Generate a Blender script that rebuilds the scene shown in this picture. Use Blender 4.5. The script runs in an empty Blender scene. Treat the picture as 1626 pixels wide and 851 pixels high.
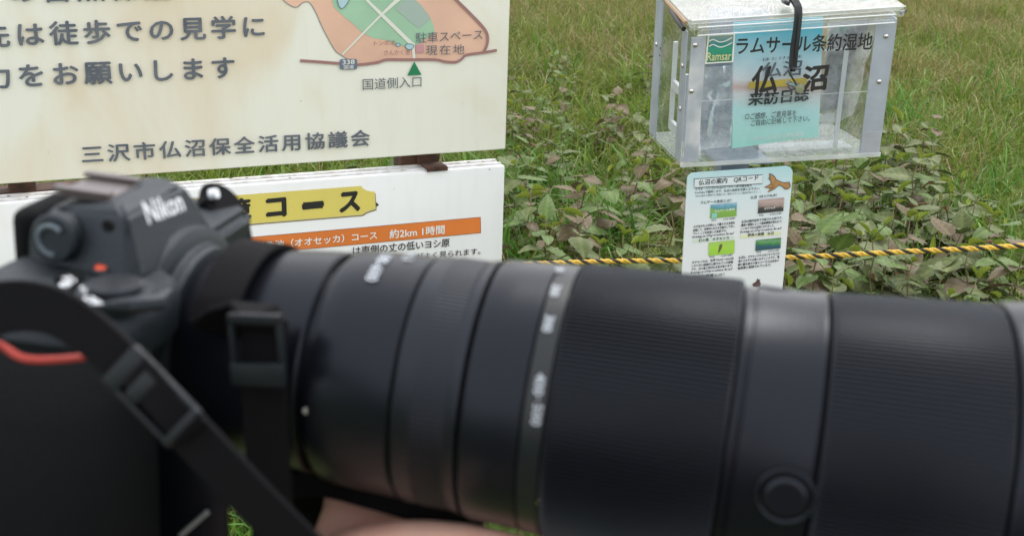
import bpy, bmesh, math, random
import numpy as np
from math import sin, cos, tan, pi, radians
from mathutils import Vector, Matrix, noise

SC = bpy.context.scene
COL = SC.collection
random.seed(7)
RNG = np.random.default_rng(11)

# ------------------------------------------------------------------ camera
PITCH, ROLL, EYE = radians(18.8), radians(1.86), 1.5
FPX, CX, CY = 1868.0, 813.0, 425.5
CR = Matrix.Rotation(pi / 2 - PITCH, 3, 'X') @ Matrix.Rotation(ROLL, 3, 'Z')
CO = Vector((0, 0, EYE))
cam = bpy.data.cameras.new('camera'); camo = bpy.data.objects.new('camera', cam); COL.objects.link(camo)
camo.matrix_world = Matrix.Translation(CO) @ CR.to_4x4()
cam.sensor_width = 36; cam.lens = FPX / 1626 * 36; cam.clip_start = 0.02; cam.clip_end = 2000
cam.dof.use_dof = True; cam.dof.focus_distance = 2.2; cam.dof.aperture_fstop = 15.0
SC.camera = camo

# ------------------------------------------------------------------ sky and light (overcast)
SUN_EL, SUN_AZ = radians(58), radians(25)      # azimuth from +Y towards +X
w = bpy.data.worlds.new('World'); SC.world = w; w.use_nodes = True
nt = w.node_tree; bg = nt.nodes['Background']
sky = nt.nodes.new('ShaderNodeTexSky'); sky.sky_type = 'NISHITA'; sky.sun_disc = False
sky.sun_elevation = SUN_EL; sky.sun_rotation = SUN_AZ
sky.air_density = 1.0; sky.dust_density = 3.0
mx = nt.nodes.new('ShaderNodeMix'); mx.data_type = 'RGBA'; mx.inputs[0].default_value = 0.80
nt.links.new(sky.outputs[0], mx.inputs[6]); mx.inputs[7].default_value = (6.9, 6.9, 6.95, 1)   # even cloud cover over the sky
nt.links.new(mx.outputs[2], bg.inputs[0]); bg.inputs[1].default_value = 0.12
sl = bpy.data.lights.new('sun', 'SUN'); so = bpy.data.objects.new('sun', sl); COL.objects.link(so)
sl.energy = 0.9; sl.angle = radians(25); sl.color = (1, 0.97, 0.93)
sd = Vector((sin(SUN_AZ) * cos(SUN_EL), cos(SUN_AZ) * cos(SUN_EL), sin(SUN_EL)))
so.rotation_euler = sd.to_track_quat('Z', 'Y').to_euler()
SC.view_settings.view_transform = 'Standard'; SC.view_settings.look = 'None'
SC.view_settings.exposure = 1.25; SC.view_settings.gamma = 1
SC.cycles.use_denoising = True
SC.cycles.transparent_max_bounces = 24; SC.cycles.max_bounces = 10

# ------------------------------------------------------------------ helpers: measuring
def cdir(px, py): return Vector(((px - CX) / FPX, -(py - CY) / FPX, -1.0))
def wray(px, py): return CR @ cdir(px, py)
def at_depth(px, py, d): return CO + wray(px, py) * d
def at_z(px, py, z):
    r = wray(px, py); return CO + r * ((z - EYE) / r.z)
def project(P):
    c = CR.transposed() @ (Vector(P) - CO)
    if c.z > -0.05: return (-9999, -9999, 0)
    return (CX + FPX * c.x / -c.z, CY - FPX * c.y / -c.z, -c.z)

def hgt(x, y):
    return 0.025 * noise.noise(Vector((x * 0.6, y * 0.6, 3.1))) + 0.008 * noise.noise(Vector((x * 3, y * 3, 1.1)))

# ------------------------------------------------------------------ helpers: materials
MATS = {}
def mat(name, col, rough=0.6, metal=0.0, spec=0.5, bump=0.0, bscale=200.0, var=0.0, vscale=8.0, col2=None, sub=0.0, coat=0.0, twist=1.0):
    if name in MATS: return MATS[name]
    m = bpy.data.materials.new(name); m.use_nodes = True; t = m.node_tree; b = t.nodes['Principled BSDF']
    b.inputs['Base Color'].default_value = (*col, 1); b.inputs['Roughness'].default_value = rough
    b.inputs['Metallic'].default_value = metal; b.inputs['Specular IOR Level'].default_value = spec
    if coat: b.inputs['Coat Weight'].default_value = coat
    tc = t.nodes.new('ShaderNodeTexCoord')
    if bump:
        n = t.nodes.new('ShaderNodeTexNoise'); n.inputs['Scale'].default_value = bscale; n.inputs['Detail'].default_value = 3
        t.links.new(tc.outputs['Object'], n.inputs['Vector'])
        bp = t.nodes.new('ShaderNodeBump'); bp.inputs['Strength'].default_value = bump; bp.inputs['Distance'].default_value = 0.002
        t.links.new(n.outputs['Fac'], bp.inputs['Height']); t.links.new(bp.outputs[0], b.inputs['Normal'])
    if var:
        n = t.nodes.new('ShaderNodeTexNoise'); n.inputs['Scale'].default_value = vscale; n.inputs['Detail'].default_value = 6
        t.links.new(tc.outputs['Object'], n.inputs['Vector'])
        r = t.nodes.new('ShaderNodeValToRGB'); r.color_ramp.elements[0].position = 0.35; r.color_ramp.elements[1].position = 0.68
        c2 = col2 or tuple(c * (1 - var) for c in col)
        r.color_ramp.elements[0].color = (*c2, 1); r.color_ramp.elements[1].color = (*col, 1)
        t.links.new(n.outputs['Fac'], r.inputs[0]); t.links.new(r.outputs[0], b.inputs['Base Color'])
    MATS[name] = m; return m

def ramp_mat(name, stops, axis='Z', lo=0.0, hi=1.0, rough=0.5, noise_amt=0.0, nscale=30):
    """flat print with a colour ramp along one axis of the object's bounding box"""
    m = bpy.data.materials.new(name); m.use_nodes = True; t = m.node_tree; b = t.nodes['Principled BSDF']
    b.inputs['Roughness'].default_value = rough
    tc = t.nodes.new('ShaderNodeTexCoord'); s = t.nodes.new('ShaderNodeSeparateXYZ'); t.links.new(tc.outputs['Generated'], s.inputs[0])
    v = s.outputs['XYZ'.index(axis)]
    if noise_amt:
        n = t.nodes.new('ShaderNodeTexNoise'); n.inputs['Scale'].default_value = nscale; n.inputs['Detail'].default_value = 4
        t.links.new(tc.outputs['Generated'], n.inputs['Vector'])
        a = t.nodes.new('ShaderNodeMath'); a.operation = 'MULTIPLY_ADD'; a.inputs[1].default_value = noise_amt
        t.links.new(n.outputs['Fac'], a.inputs[0]); t.links.new(v, a.inputs[2])
        a2 = t.nodes.new('ShaderNodeMath'); a2.operation = 'SUBTRACT'; a2.inputs[1].default_value = noise_amt / 2
        t.links.new(a.outputs[0], a2.inputs[0]); v = a2.outputs[0]
    r = t.nodes.new('ShaderNodeValToRGB'); cr = r.color_ramp
    while len(cr.elements) < len(stops): cr.elements.new(0.5)
    for e, (p, c) in zip(cr.elements, stops): e.position = p; e.color = (*c, 1)
    t.links.new(v, r.inputs[0]); t.links.new(r.outputs[0], b.inputs['Base Color'])
    return m

def acrylic(name, haze=0.06, tint=(0.96, 0.97, 0.97), rough=0.06, bump=0.0, bscale=60, scratch=0.12, sscale=14, both=False):
    m = bpy.data.materials.new(name); m.use_nodes = True; t = m.node_tree; t.nodes.remove(t.nodes['Principled BSDF'])
    out = t.nodes['Material Output']
    tr = t.nodes.new('ShaderNodeBsdfTransparent'); tr.inputs[0].default_value = (*tint, 1)
    gl = t.nodes.new('ShaderNodeBsdfGlossy'); gl.inputs['Roughness'].default_value = rough
    df = t.nodes.new('ShaderNodeBsdfDiffuse'); df.inputs[0].default_value = (0.86, 0.87, 0.88, 1)
    tl = t.nodes.new('ShaderNodeBsdfTranslucent'); tl.inputs[0].default_value = (0.86, 0.87, 0.88, 1)
    ad = t.nodes.new('ShaderNodeMixShader'); ad.inputs[0].default_value = 0.4
    t.links.new(df.outputs[0], ad.inputs[1]); t.links.new(tl.outputs[0], ad.inputs[2])
    fr = t.nodes.new('ShaderNodeFresnel'); fr.inputs[0].default_value = 1.33
    m1 = t.nodes.new('ShaderNodeMixShader'); t.links.new(fr.outputs[0], m1.inputs[0]); t.links.new(tr.outputs[0], m1.inputs[1]); t.links.new(gl.outputs[0], m1.inputs[2])
    tc = t.nodes.new('ShaderNodeTexCoord'); n = t.nodes.new('ShaderNodeTexNoise'); n.inputs['Scale'].default_value = sscale; n.inputs['Detail'].default_value = 8
    n.inputs['Roughness'].default_value = 0.65
    t.links.new(tc.outputs['Object'], n.inputs['Vector'])
    mr = t.nodes.new('ShaderNodeMapRange'); mr.inputs[1].default_value = 0.45; mr.inputs[2].default_value = 0.75
    mr.inputs[3].default_value = haze; mr.inputs[4].default_value = haze + scratch
    t.links.new(n.outputs['Fac'], mr.inputs[0])
    ge = t.nodes.new('ShaderNodeNewGeometry'); inv = t.nodes.new('ShaderNodeMath'); inv.operation = 'SUBTRACT'; inv.inputs[0].default_value = 1.0; inv.inputs[1].default_value = 0.0
    if not both: t.links.new(ge.outputs['Backfacing'], inv.inputs[1])
    hz = t.nodes.new('ShaderNodeMath'); hz.operation = 'MULTIPLY'; t.links.new(mr.outputs[0], hz.inputs[0]); t.links.new(inv.outputs[0], hz.inputs[1])
    fq = t.nodes.new('ShaderNodeMath'); fq.operation = 'MULTIPLY'; t.links.new(fr.outputs[0], fq.inputs[0]); t.links.new(inv.outputs[0], fq.inputs[1]); t.links.new(fq.outputs[0], m1.inputs[0])
    m2 = t.nodes.new('ShaderNodeMixShader'); t.links.new(hz.outputs[0], m2.inputs[0]); t.links.new(m1.outputs[0], m2.inputs[1]); t.links.new(ad.outputs[0], m2.inputs[2])
    if bump:
        v = t.nodes.new('ShaderNodeTexVoronoi'); v.inputs['Scale'].default_value = bscale; t.links.new(tc.outputs['Object'], v.inputs['Vector'])
        bp = t.nodes.new('ShaderNodeBump'); bp.inputs['Strength'].default_value = bump; bp.inputs['Distance'].default_value = 0.003
        t.links.new(v.outputs['Distance'], bp.inputs['Height'])
        for q in (gl, df): t.links.new(bp.outputs[0], q.inputs['Normal'])
    t.links.new(m2.outputs[0], out.inputs[0]); return m

# ------------------------------------------------------------------ helpers: meshes
def tag(o, label=None, cat=None, group=None, kind=None):
    if label: o['label'] = label
    if cat: o['category'] = cat
    if group: o['group'] = group
    if kind: o['kind'] = kind
    return o
def empty(name, M, label=None, cat=None, group=None):
    o = bpy.data.objects.new(name, None); o.empty_display_size = 0.05; COL.objects.link(o); o.matrix_world = M
    return tag(o, label, cat, group)
def link(name, me, m=None, parent=None):
    o = bpy.data.objects.new(name, me); COL.objects.link(o)
    if m is not None:
        me.materials.clear(); me.materials.append(m)
    if parent: o.parent = parent
    return o
def obj(name, bm, m, parent=None, smooth=False):
    me = bpy.data.meshes.new(name); bmesh.ops.recalc_face_normals(bm, faces=bm.faces); bm.to_mesh(me); bm.free()
    if smooth:
        me.polygons.foreach_set('use_smooth', [True] * len(me.polygons))
        me.set_sharp_from_angle(angle=radians(38))
    return link(name, me, m, parent)
def pyobj(name, vs, fs, m, parent=None, smooth=False):
    me = bpy.data.meshes.new(name); me.from_pydata([tuple(v) for v in vs], [], fs); me.update()
    if smooth: me.polygons.foreach_set('use_smooth', [True] * len(me.polygons)); me.set_sharp_from_angle(angle=radians(45))
    return link(name, me, m, parent)
def add_box(bm, c, s, bevel=0.0, seg=2, rot=None, taper=None):
    r = bmesh.ops.create_cube(bm, size=1.0); vs = r['verts']
    for v in vs:
        co = Vector((v.co.x * s[0], v.co.y * s[1], v.co.z * s[2]))
        if taper and v.co.z > 0: co.x *= taper[0]; co.y *= taper[1]
        v.co = co
    if bevel:
        es = list({e for v in vs for e in v.link_edges})
        g = bmesh.ops.bevel(bm, geom=es, offset=bevel, segments=seg, affect='EDGES', profile=0.5)
        vs = list({v for f in g['faces'] for v in f.verts} | {v for v in vs if v.is_valid})
    M = Matrix.Translation(Vector(c)) @ (rot.to_4x4() if rot else Matrix.Identity(4))
    for v in vs: v.co = M @ v.co
    return vs
def boxobj(name, c, s, m, parent, bevel=0.0, seg=2, rot=None, taper=None):
    bm = bmesh.new(); add_box(bm, c, s, bevel, seg, rot, taper); return obj(name, bm, m, parent, smooth=bevel > 0)
def add_lathe(bm, prof, n=96, axis='X', c=(0, 0, 0), rib=None, a0=0, a1=2 * pi, rot=None):
    """prof = [(along, radius)]; rib(i_along, angle_index) gives an added radius"""
    rings = []
    closed = abs(a1 - a0 - 2 * pi) < 1e-6
    k = n if closed else n + 1
    for i, (x, r) in enumerate(prof):
        ring = []
        for j in range(k):
            a = a0 + (a1 - a0) * j / n
            rr = r + (rib(i, j) if rib else 0)
            p = Vector((x, rr * sin(a), rr * cos(a))) if axis == 'X' else Vector((rr * cos(a), rr * sin(a), x))
            if rot: p = rot @ p
            ring.append(bm.verts.new(p + Vector(c)))
        rings.append(ring)
    for i in range(len(rings) - 1):
        for j in range(k if closed else k - 1):
            j2 = (j + 1) % k
            bm.faces.new((rings[i][j], rings[i][j2], rings[i + 1][j2], rings[i + 1][j]))
    return rings
def latheobj(name, prof, m, parent, **kw):
    cap = kw.pop('cap', True)
    bm = bmesh.new(); r = add_lathe(bm, prof, **kw)
    if cap:
        for ring in (r[0], r[-1]):
            try: bm.faces.new(ring)
            except Exception: pass
    return obj(name, bm, m, parent, smooth=True)
def catmull(P, n=8):
    P = [Vector(p) for p in P]; out = []
    Q = [P[0] * 2 - P[1]] + P + [P[-1] * 2 - P[-2]]
    for i in range(1, len(Q) - 2):
        for k in range(n):
            t = k / n; a, b, c, d = Q[i - 1], Q[i], Q[i + 1], Q[i + 2]
            out.append(0.5 * ((2 * b) + (c - a) * t + (2 * a - 5 * b + 4 * c - d) * t * t + (-a + 3 * b - 3 * c + d) * t ** 3))
    out.append(P[-1]); return out
def add_tube(bm, P, r, n=8, cap=True):
    P = [Vector(p) for p in P]; rings = []
    N = (P[1] - P[0]).orthogonal().normalized()
    for i, p in enumerate(P):
        T = (P[min(i + 1, len(P) - 1)] - P[max(i - 1, 0)]).normalized()
        N = (N - T * N.dot(T)).normalized(); B = T.cross(N)
        rr = r[i] if isinstance(r, (list, tuple)) else r
        rings.append([bm.verts.new(p + (N * cos(2 * pi * j / n) + B * sin(2 * pi * j / n)) * rr) for j in range(n)])
    for i in range(len(rings) - 1):
        for j in range(n):
            bm.faces.new((rings[i][j], rings[i][(j + 1) % n], rings[i + 1][(j + 1) % n], rings[i + 1][j]))
    if cap: bm.faces.new(rings[0][::-1]); bm.faces.new(rings[-1])
def tubeobj(name, P, r, m, parent, n=8):
    bm = bmesh.new(); add_tube(bm, P, r, n); return obj(name, bm, m, parent, smooth=True)
def add_ribbon(bm, P, W, wid, th):
    """flat webbing: P centre line, W width directions, wid width, th thickness"""
    rings = []
    for i, p in enumerate(P):
        p = Vector(p)
        T = (Vector(P[min(i + 1, len(P) - 1)]) - Vector(P[max(i - 1, 0)])).normalized()
        wv = Vector(W[i] if isinstance(W, list) else W); wv = (wv - T * wv.dot(T)).normalized(); nn = T.cross(wv)
        ww = wid[i] if isinstance(wid, list) else wid
        a = ww / 2; b = th / 2
        rings.append([bm.verts.new(p + wv * x + nn * y) for x, y in ((-a, -b * .4), (-a * .96, -b), (a * .96, -b), (a, -b * .4), (a, b * .4), (a * .96, b), (-a * .96, b), (-a, b * .4))])
    for i in range(len(rings) - 1):
        for j in range(8):
            bm.faces.new((rings[i][j], rings[i][(j + 1) % 8], rings[i + 1][(j + 1) % 8], rings[i + 1][j]))
    bm.faces.new(rings[0][::-1]); bm.faces.new(rings[-1])

_tcache = {}
def text_mesh(s, res=3, sp=1.0):
    key = (s, res, sp)
    if key not in _tcache:
        cu = bpy.data.curves.new('lettering', 'FONT'); cu.body = s; cu.resolution_u = res; cu.offset = 0; cu.space_character = sp
        o = bpy.data.objects.new('lettering', cu); COL.objects.link(o)
        dg = bpy.context.evaluated_depsgraph_get(); me = bpy.data.meshes.new_from_object(o.evaluated_get(dg))
        vs = np.array([v.co[:] for v in me.vertices]).reshape(-1, 3); fs = [tuple(p.vertices) for p in me.polygons]
        bpy.data.objects.remove(o); bpy.data.curves.remove(cu); bpy.data.meshes.remove(me)
        _tcache[key] = (vs, fs)
    return _tcache[key]

class Frame:
    """a flat face in the world: x along it, z up it, y away from the viewer"""
    def __init__(s, O, U, V):
        s.O = Vector(O); s.U = Vector(U).normalized(); s.V = Vector(V).normalized(); s.N = s.V.cross(s.U).normalized()
        # N = V x U points away from viewer or towards? make it point away (local +y)
        s.V = s.U.cross(s.N).normalized()
        s.M = Matrix((s.U, s.N, s.V)).transposed().to_4x4(); s.M.translation = s.O
    def uv(s, px, py, off=0.0):
        r = wray(px, py); t = ((s.O + s.N * off - CO).dot(s.N)) / r.dot(s.N); p = CO + r * t - s.O
        return (p.dot(s.U), p.dot(s.V))
def place_text(fr, parent, s, a, b, h, m, bold=0.0, off=-0.0006, name='lettering', yoff=0.0, res=3, sp=1.0):
    """a, b: lower-left and lower-right of the line as measured, h its height in the same measure"""
    vs, fs = text_mesh(s, res, sp)
    x0, x1 = vs[:, 0].min(), vs[:, 0].max(); y0, y1 = vs[:, 1].min(), vs[:, 1].max()
    A = Vector(fr.uv(a[0], a[1], yoff)); B = Vector(fr.uv(b[0], b[1], yoff)); Cc = Vector(fr.uv(a[0], a[1] - h, yoff))
    hh = (Cc - A).length; d = (B - A) / (x1 - x0)
    out = []; faces = []; n = len(vs)
    # heavier weight: the glyph is struck several times, shifted by a hair
    sh = [(0, 0)] if bold < 0.004 else [(-bold, 0), (bold, 0), (0, bold), (0, -bold)] if bold < 0.035 else [(-bold, 0), (bold, 0), (0, bold), (0, -bold), (bold * .7, bold * .7), (-bold * .7, -bold * .7), (0, 0)]
    for k, (sx, sy) in enumerate(sh):
        for v in vs:
            p = A + d * (v[0] + sx - x0); out.append((p.x, yoff + off - k * 0.00004, p.y + hh * (v[1] + sy - y0) / (y1 - y0)))
        faces += [tuple(q + k * n for q in f) for f in fs]
    return pyobj(name, out, faces, m, parent)
def flat(fr, parent, pts, m, off=-0.0004, name='print', yoff=0.0):
    q = [fr.uv(x, y, yoff) for x, y in pts]
    bm = bmesh.new(); bm.faces.new([bm.verts.new((x, yoff + off, z)) for x, z in q])
    me = bpy.data.meshes.new(name); bm.normal_update()
    if bm.faces[:][0].normal.y > 0: bmesh.ops.reverse_faces(bm, faces=bm.faces[:])
    bm.to_mesh(me); bm.free(); return link(name, me, m, parent)
def line(fr, parent, pts, wpx, m, off=-0.0006, name='line', yoff=0.0):
    P = [Vector(fr.uv(x, y, yoff)) for x, y in pts]
    sc = (Vector(fr.uv(pts[0][0] + 10, pts[0][1], yoff)) - P[0]).length / 10
    vs, fs = [], []
    for i, p in enumerate(P):
        T = (P[min(i + 1, len(P) - 1)] - P[max(i - 1, 0)]).normalized(); n = Vector((-T.y, T.x))
        ww = (wpx[i] if isinstance(wpx, list) else wpx) * sc / 2
        vs += [(p.x + n.x * ww, yoff + off, p.y + n.y * ww), (p.x - n.x * ww, yoff + off, p.y - n.y * ww)]
    fs = [(2 * i, 2 * i + 1, 2 * i + 3, 2 * i + 2) for i in range(len(P) - 1)]
    return pyobj(name, vs, fs, m, parent)
def smooth2(pts, n=5): return [(v.x, v.y) for v in catmull([(x, y, 0) for x, y in pts], n)]

# ------------------------------------------------------------------ sign boards
def sign_face(name, base, stain, lo, hi, scale=3.0, spots=0.0, rough=0.45):
    m = bpy.data.materials.new(name); m.use_nodes = True; t = m.node_tree; b = t.nodes['Principled BSDF']; b.inputs['Roughness'].default_value = rough
    b.inputs['Specular IOR Level'].default_value = 0.35
    tc = t.nodes.new('ShaderNodeTexCoord'); mp = t.nodes.new('ShaderNodeMapping'); mp.inputs['Scale'].default_value = (1, 1, 0.8); mp.inputs['Rotation'].default_value = (0, radians(38), 0)
    t.links.new(tc.outputs['Object'], mp.inputs[0])
    n = t.nodes.new('ShaderNodeTexNoise'); n.inputs['Scale'].default_value = scale; n.inputs['Detail'].default_value = 6; n.inputs['Distortion'].default_value = 0.8
    t.links.new(mp.outputs[0], n.inputs['Vector'])
    r = t.nodes.new('ShaderNodeValToRGB'); r.color_ramp.interpolation = 'EASE'
    r.color_ramp.elements[0].position = lo; r.color_ramp.elements[1].position = hi
    r.color_ramp.elements[0].color = (*base, 1); r.color_ramp.elements[1].color = (*stain, 1)
    t.links.new(n.outputs['Fac'], r.inputs[0]); src = r.outputs[0]
    # fine wear: grime specks and vertical runs
    mp2 = t.nodes.new('ShaderNodeMapping'); mp2.inputs['Scale'].default_value = (1, 1, 0.16); t.links.new(tc.outputs['Object'], mp2.inputs[0])
    n2 = t.nodes.new('ShaderNodeTexNoise'); n2.inputs['Scale'].default_value = 42; n2.inputs['Detail'].default_value = 5; t.links.new(mp2.outputs[0], n2.inputs['Vector'])
    r2 = t.nodes.new('ShaderNodeValToRGB'); r2.color_ramp.elements[0].position = 0.5; r2.color_ramp.elements[1].position = 0.8
    r2.color_ramp.elements[0].color = (1, 1, 1, 1); r2.color_ramp.elements[1].color = (0.83, 0.80, 0.74, 1); t.links.new(n2.outputs['Fac'], r2.inputs[0])
    mu = t.nodes.new('ShaderNodeMix'); mu.data_type = 'RGBA'; mu.blend_type = 'MULTIPLY'; mu.inputs[0].default_value = 0.25
    t.links.new(src, mu.inputs[6]); t.links.new(r2.outputs[0], mu.inputs[7]); src = mu.outputs[2]
    if spots:
        n3 = t.nodes.new('ShaderNodeTexNoise'); n3.inputs['Scale'].default_value = 95; n3.inputs['Detail'].default_value = 2; t.links.new(tc.outputs['Object'], n3.inputs['Vector'])
        r3 = t.nodes.new('ShaderNodeValToRGB'); r3.color_ramp.elements[0].position = 0.74; r3.color_ramp.elements[1].position = 0.78
        r3.color_ramp.elements[0].color = (1, 1, 1, 1); r3.color_ramp.elements[1].color = (0.35, 0.28, 0.2, 1); t.links.new(n3.outputs['Fac'], r3.inputs[0])
        m3 = t.nodes.new('ShaderNodeMix'); m3.data_type = 'RGBA'; m3.blend_type = 'MULTIPLY'; m3.inputs[0].default_value = spots
        t.links.new(src, m3.inputs[6]); t.links.new(r3.outputs[0], m3.inputs[7]); src = m3.outputs[2]
    t.links.new(src, b.inputs['Base Color']); return m
RUST = mat('rusted_steel', (0.10, 0.045, 0.025), 0.85, var=0.5, vscale=40, col2=(0.035, 0.018, 0.012), bump=0.6, bscale=90)
INK = mat('dark_slate_ink', (0.085, 0.10, 0.13), 0.6, var=0.3, vscale=25, col2=(0.14, 0.155, 0.18))
BLACK = mat('black_ink', (0.014, 0.012, 0.012), 0.5)
BU = Vector((0.9113, 0.4117, 0))
UFR = Frame(at_depth(803, 237, 2.20), BU, (0, 0, 1))

def make_upper_sign():
    root = empty('information_sign', UFR.M, 'weathered cream sign board with a printed map, above a smaller white board', 'sign')
    face = sign_face('weathered_cream_panel', (0.80, 0.79, 0.70), (0.73, 0.62, 0.46), 0.44, 0.70, 3.0, 0.5)
    boxobj('panel', (-0.70, 0.008, 0.36), (1.40 + 0.0, 0.016, 0.72), face, root, bevel=0.0015, seg=1)
    f = UFR
    SAL = mat('salmon_print', (0.80, 0.50, 0.37), 0.5, var=0.16, vscale=9); GRN = mat('map_green_print', (0.36, 0.58, 0.40), 0.5, var=0.15, vscale=12)
    GRY = mat('map_grey_print', (0.36, 0.45, 0.40), 0.5); ROAD = mat('road_mauve_print', (0.33, 0.17, 0.16), 0.5); WHT = mat('map_white_print', (0.72, 0.72, 0.64), 0.5)
    BLU = mat('map_blue_print', (0.42, 0.60, 0.65), 0.5); EDG = mat('map_blue_line', (0.14, 0.24, 0.28), 0.5); TRI = mat('triangle_green_print', (0.012, 0.20, 0.085), 0.5)
    NAVY = mat('route_shield_blue', (0.13, 0.17, 0.25), 0.5); PNK = mat('pink_print', (0.55, 0.27, 0.30), 0.5); GLINE = mat('map_coast_line', (0.30, 0.28, 0.26), 0.5)
    low = smooth2([(545, 91), (562, 99), (580, 101), (600, 98), (612, 94), (640, 93), (690, 93.5), (704, 96), (722, 97), (732, 90), (740, 86), (768, 82)], 3)
    coast = smooth2([(430, -22), (449, 0), (457, 7), (466, 11.5), (473, 11), (480, 5), (489, 3.5), (496, 11), (503, 24), (512, 45), (530, 78), (540, 87), (553, 95)], 3)
    loop = smooth2([(768, 82), (773, 70), (773, 55), (765, 42), (742, 18), (720, -4), (700, -30), (690, -60)], 3)
    flat(f, root, coast + low[3:] + loop + [(640, -95), (520, -100), (440, -60)], SAL, -0.0004, 'map_area')
    line(f, root, coast, 1.6, GLINE, -0.0012, 'map_outline')
    flat(f, root, [(526, -30), (527, 0), (530, 12), (545, 26), (560, 38), (575, 52), (592, 61), (612, 64), (640, 74), (655, 79), (664, 70), (690, 52), (688, 40), (676, 18), (658, 2), (630, -30), (590, -60), (545, -60)], GRN, -0.0008, 'map_marsh')
    flat(f, root, [(650, -8), (628, 15), (664, 46), (684, 30), (668, 8)], GRY, -0.0012, 'map_field')
    line(f, root, [(571, -10), (606, 24), (654, 71)], [3, 5.5, 6], WHT, -0.0016, 'map_track')
    line(f, root, [(543, 87), (604, 25), (642, -10)], [2.6, 3.4, 8], WHT, -0.0018, 'map_track')
    line(f, root, [(655.5, 68), (656, 80), (657, 93)], 4.5, WHT, -0.0020, 'map_track')
    for c, rx, ry, sk in (((545, -3), 10, 17, .35), ((631.5, 71.5), 3.2, 2.6, 0), ((649.5, 74.5), 6.5, 4.6, 0)):
        P = [(c[0] + rx * cos(a) * (1 - .3 * sin(a)) - sk * ry * sin(a) * 0.5, c[1] + ry * sin(a)) for a in np.linspace(0, 2 * pi, 19)[:-1]]
        flat(f, root, P, BLU, -0.0022, 'map_pond'); line(f, root, P + P[:1], 1.2, EDG, -0.0026, 'pond_outline')
    main = smooth2([(476, 96.5), (500, 98), (540, 101), (562, 103), (580, 102), (600, 99), (613, 95), (640, 95), (690, 95), (704, 98), (722, 99), (732, 94), (740, 87.5), (765, 84), (788, 80)], 3)
    line(f, root, main, 4.6, ROAD, -0.0028, 'map_road'); line(f, root, loop, 4.2, ROAD, -0.0024, 'map_road')
    flat(f, root, [(659, 71), (672, 71), (672, 84), (659, 84)], PNK, -0.0026, 'map_square')
    flat(f, root, [(657, 98), (668.5, 119), (646, 120)], TRI, -0.0030, 'map_arrow')
    rr = []
    for cx, cy, a0 in ((563, 97, -90), (563, 107, 0), (542, 107, 90), (542, 97, 180)):
        rr += [(cx + 3.3 * cos(radians(a0 + k * 22.5)), cy + 3.3 * sin(radians(a0 + k * 22.5)) - (cx - 552) * .01) for k in range(5)]
    flat(f, root, rr, NAVY, -0.0032, 'route_shield')
    T = lambda s, a, b, h, m=INK, bold=0.012, off=-0.0038, sp=1.0: place_text(f, root, s, a, b, h, m, bold, off, sp=sp)
    T('338', (543, 102.5), (562, 101.5), 7, WHT, 0.02); T('国道', (545, 109.5), (561, 109), 6, WHT, 0.01)
    T('の自然保護', (16, 5), (270, -1), 38, INK, 0.024, sp=1.3)
    T('先は徒歩での見学に', (-28, 76), (419, 59), 38, INK, 0.024, sp=1.28)
    T('力をお願いします', (-24, 141), (372, 124), 37, INK, 0.024, sp=1.28)
    T('三沢市仏沼保全活用協議会', (131, 259), (586, 231), 28, INK, 0.022, sp=1.24)
    T('駐車スペース', (659, 69), (765, 63), 17, INK, 0.002); T('現在地', (675, 88), (736, 86), 16, INK, 0.002, sp=1.25)
    T('国道側入口', (575, 143), (668, 138), 18, INK, 0.002)
    T('トンボ池', (593, 73), (627, 71.5), 8.5, ROAD, 0); T('さんかく池', (609, 88), (650, 87), 8.5, ROAD, 0)
    # rusted angle-iron frame behind both boards
    for px in (648, 30):
        u = UFR.uv(px, 250, 0.06)[0]
        boxobj('post', (u, 0.062, -0.12), (0.042, 0.042, 1.66), RUST, root, bevel=0.002, seg=1)
    uc = UFR.uv(680, 250, 0.03)[0]
    boxobj('hanger_plate', (uc, 0.031, -0.01), (0.042, 0.005, 0.09), RUST, root)
    u1 = UFR.uv(648, 250, .06)[0]; u0 = UFR.uv(30, 250, .06)[0]
    boxobj('crossbar', ((u0 + u1) / 2, 0.0285, 0.30), (abs(u1 - u0) + 0.3, 0.024, 0.04), RUST, root)
    boxobj('crossbar', ((u0) , 0.075, -0.045), (0.32, 0.05, 0.035), RUST, root)
make_upper_sign()

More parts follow.
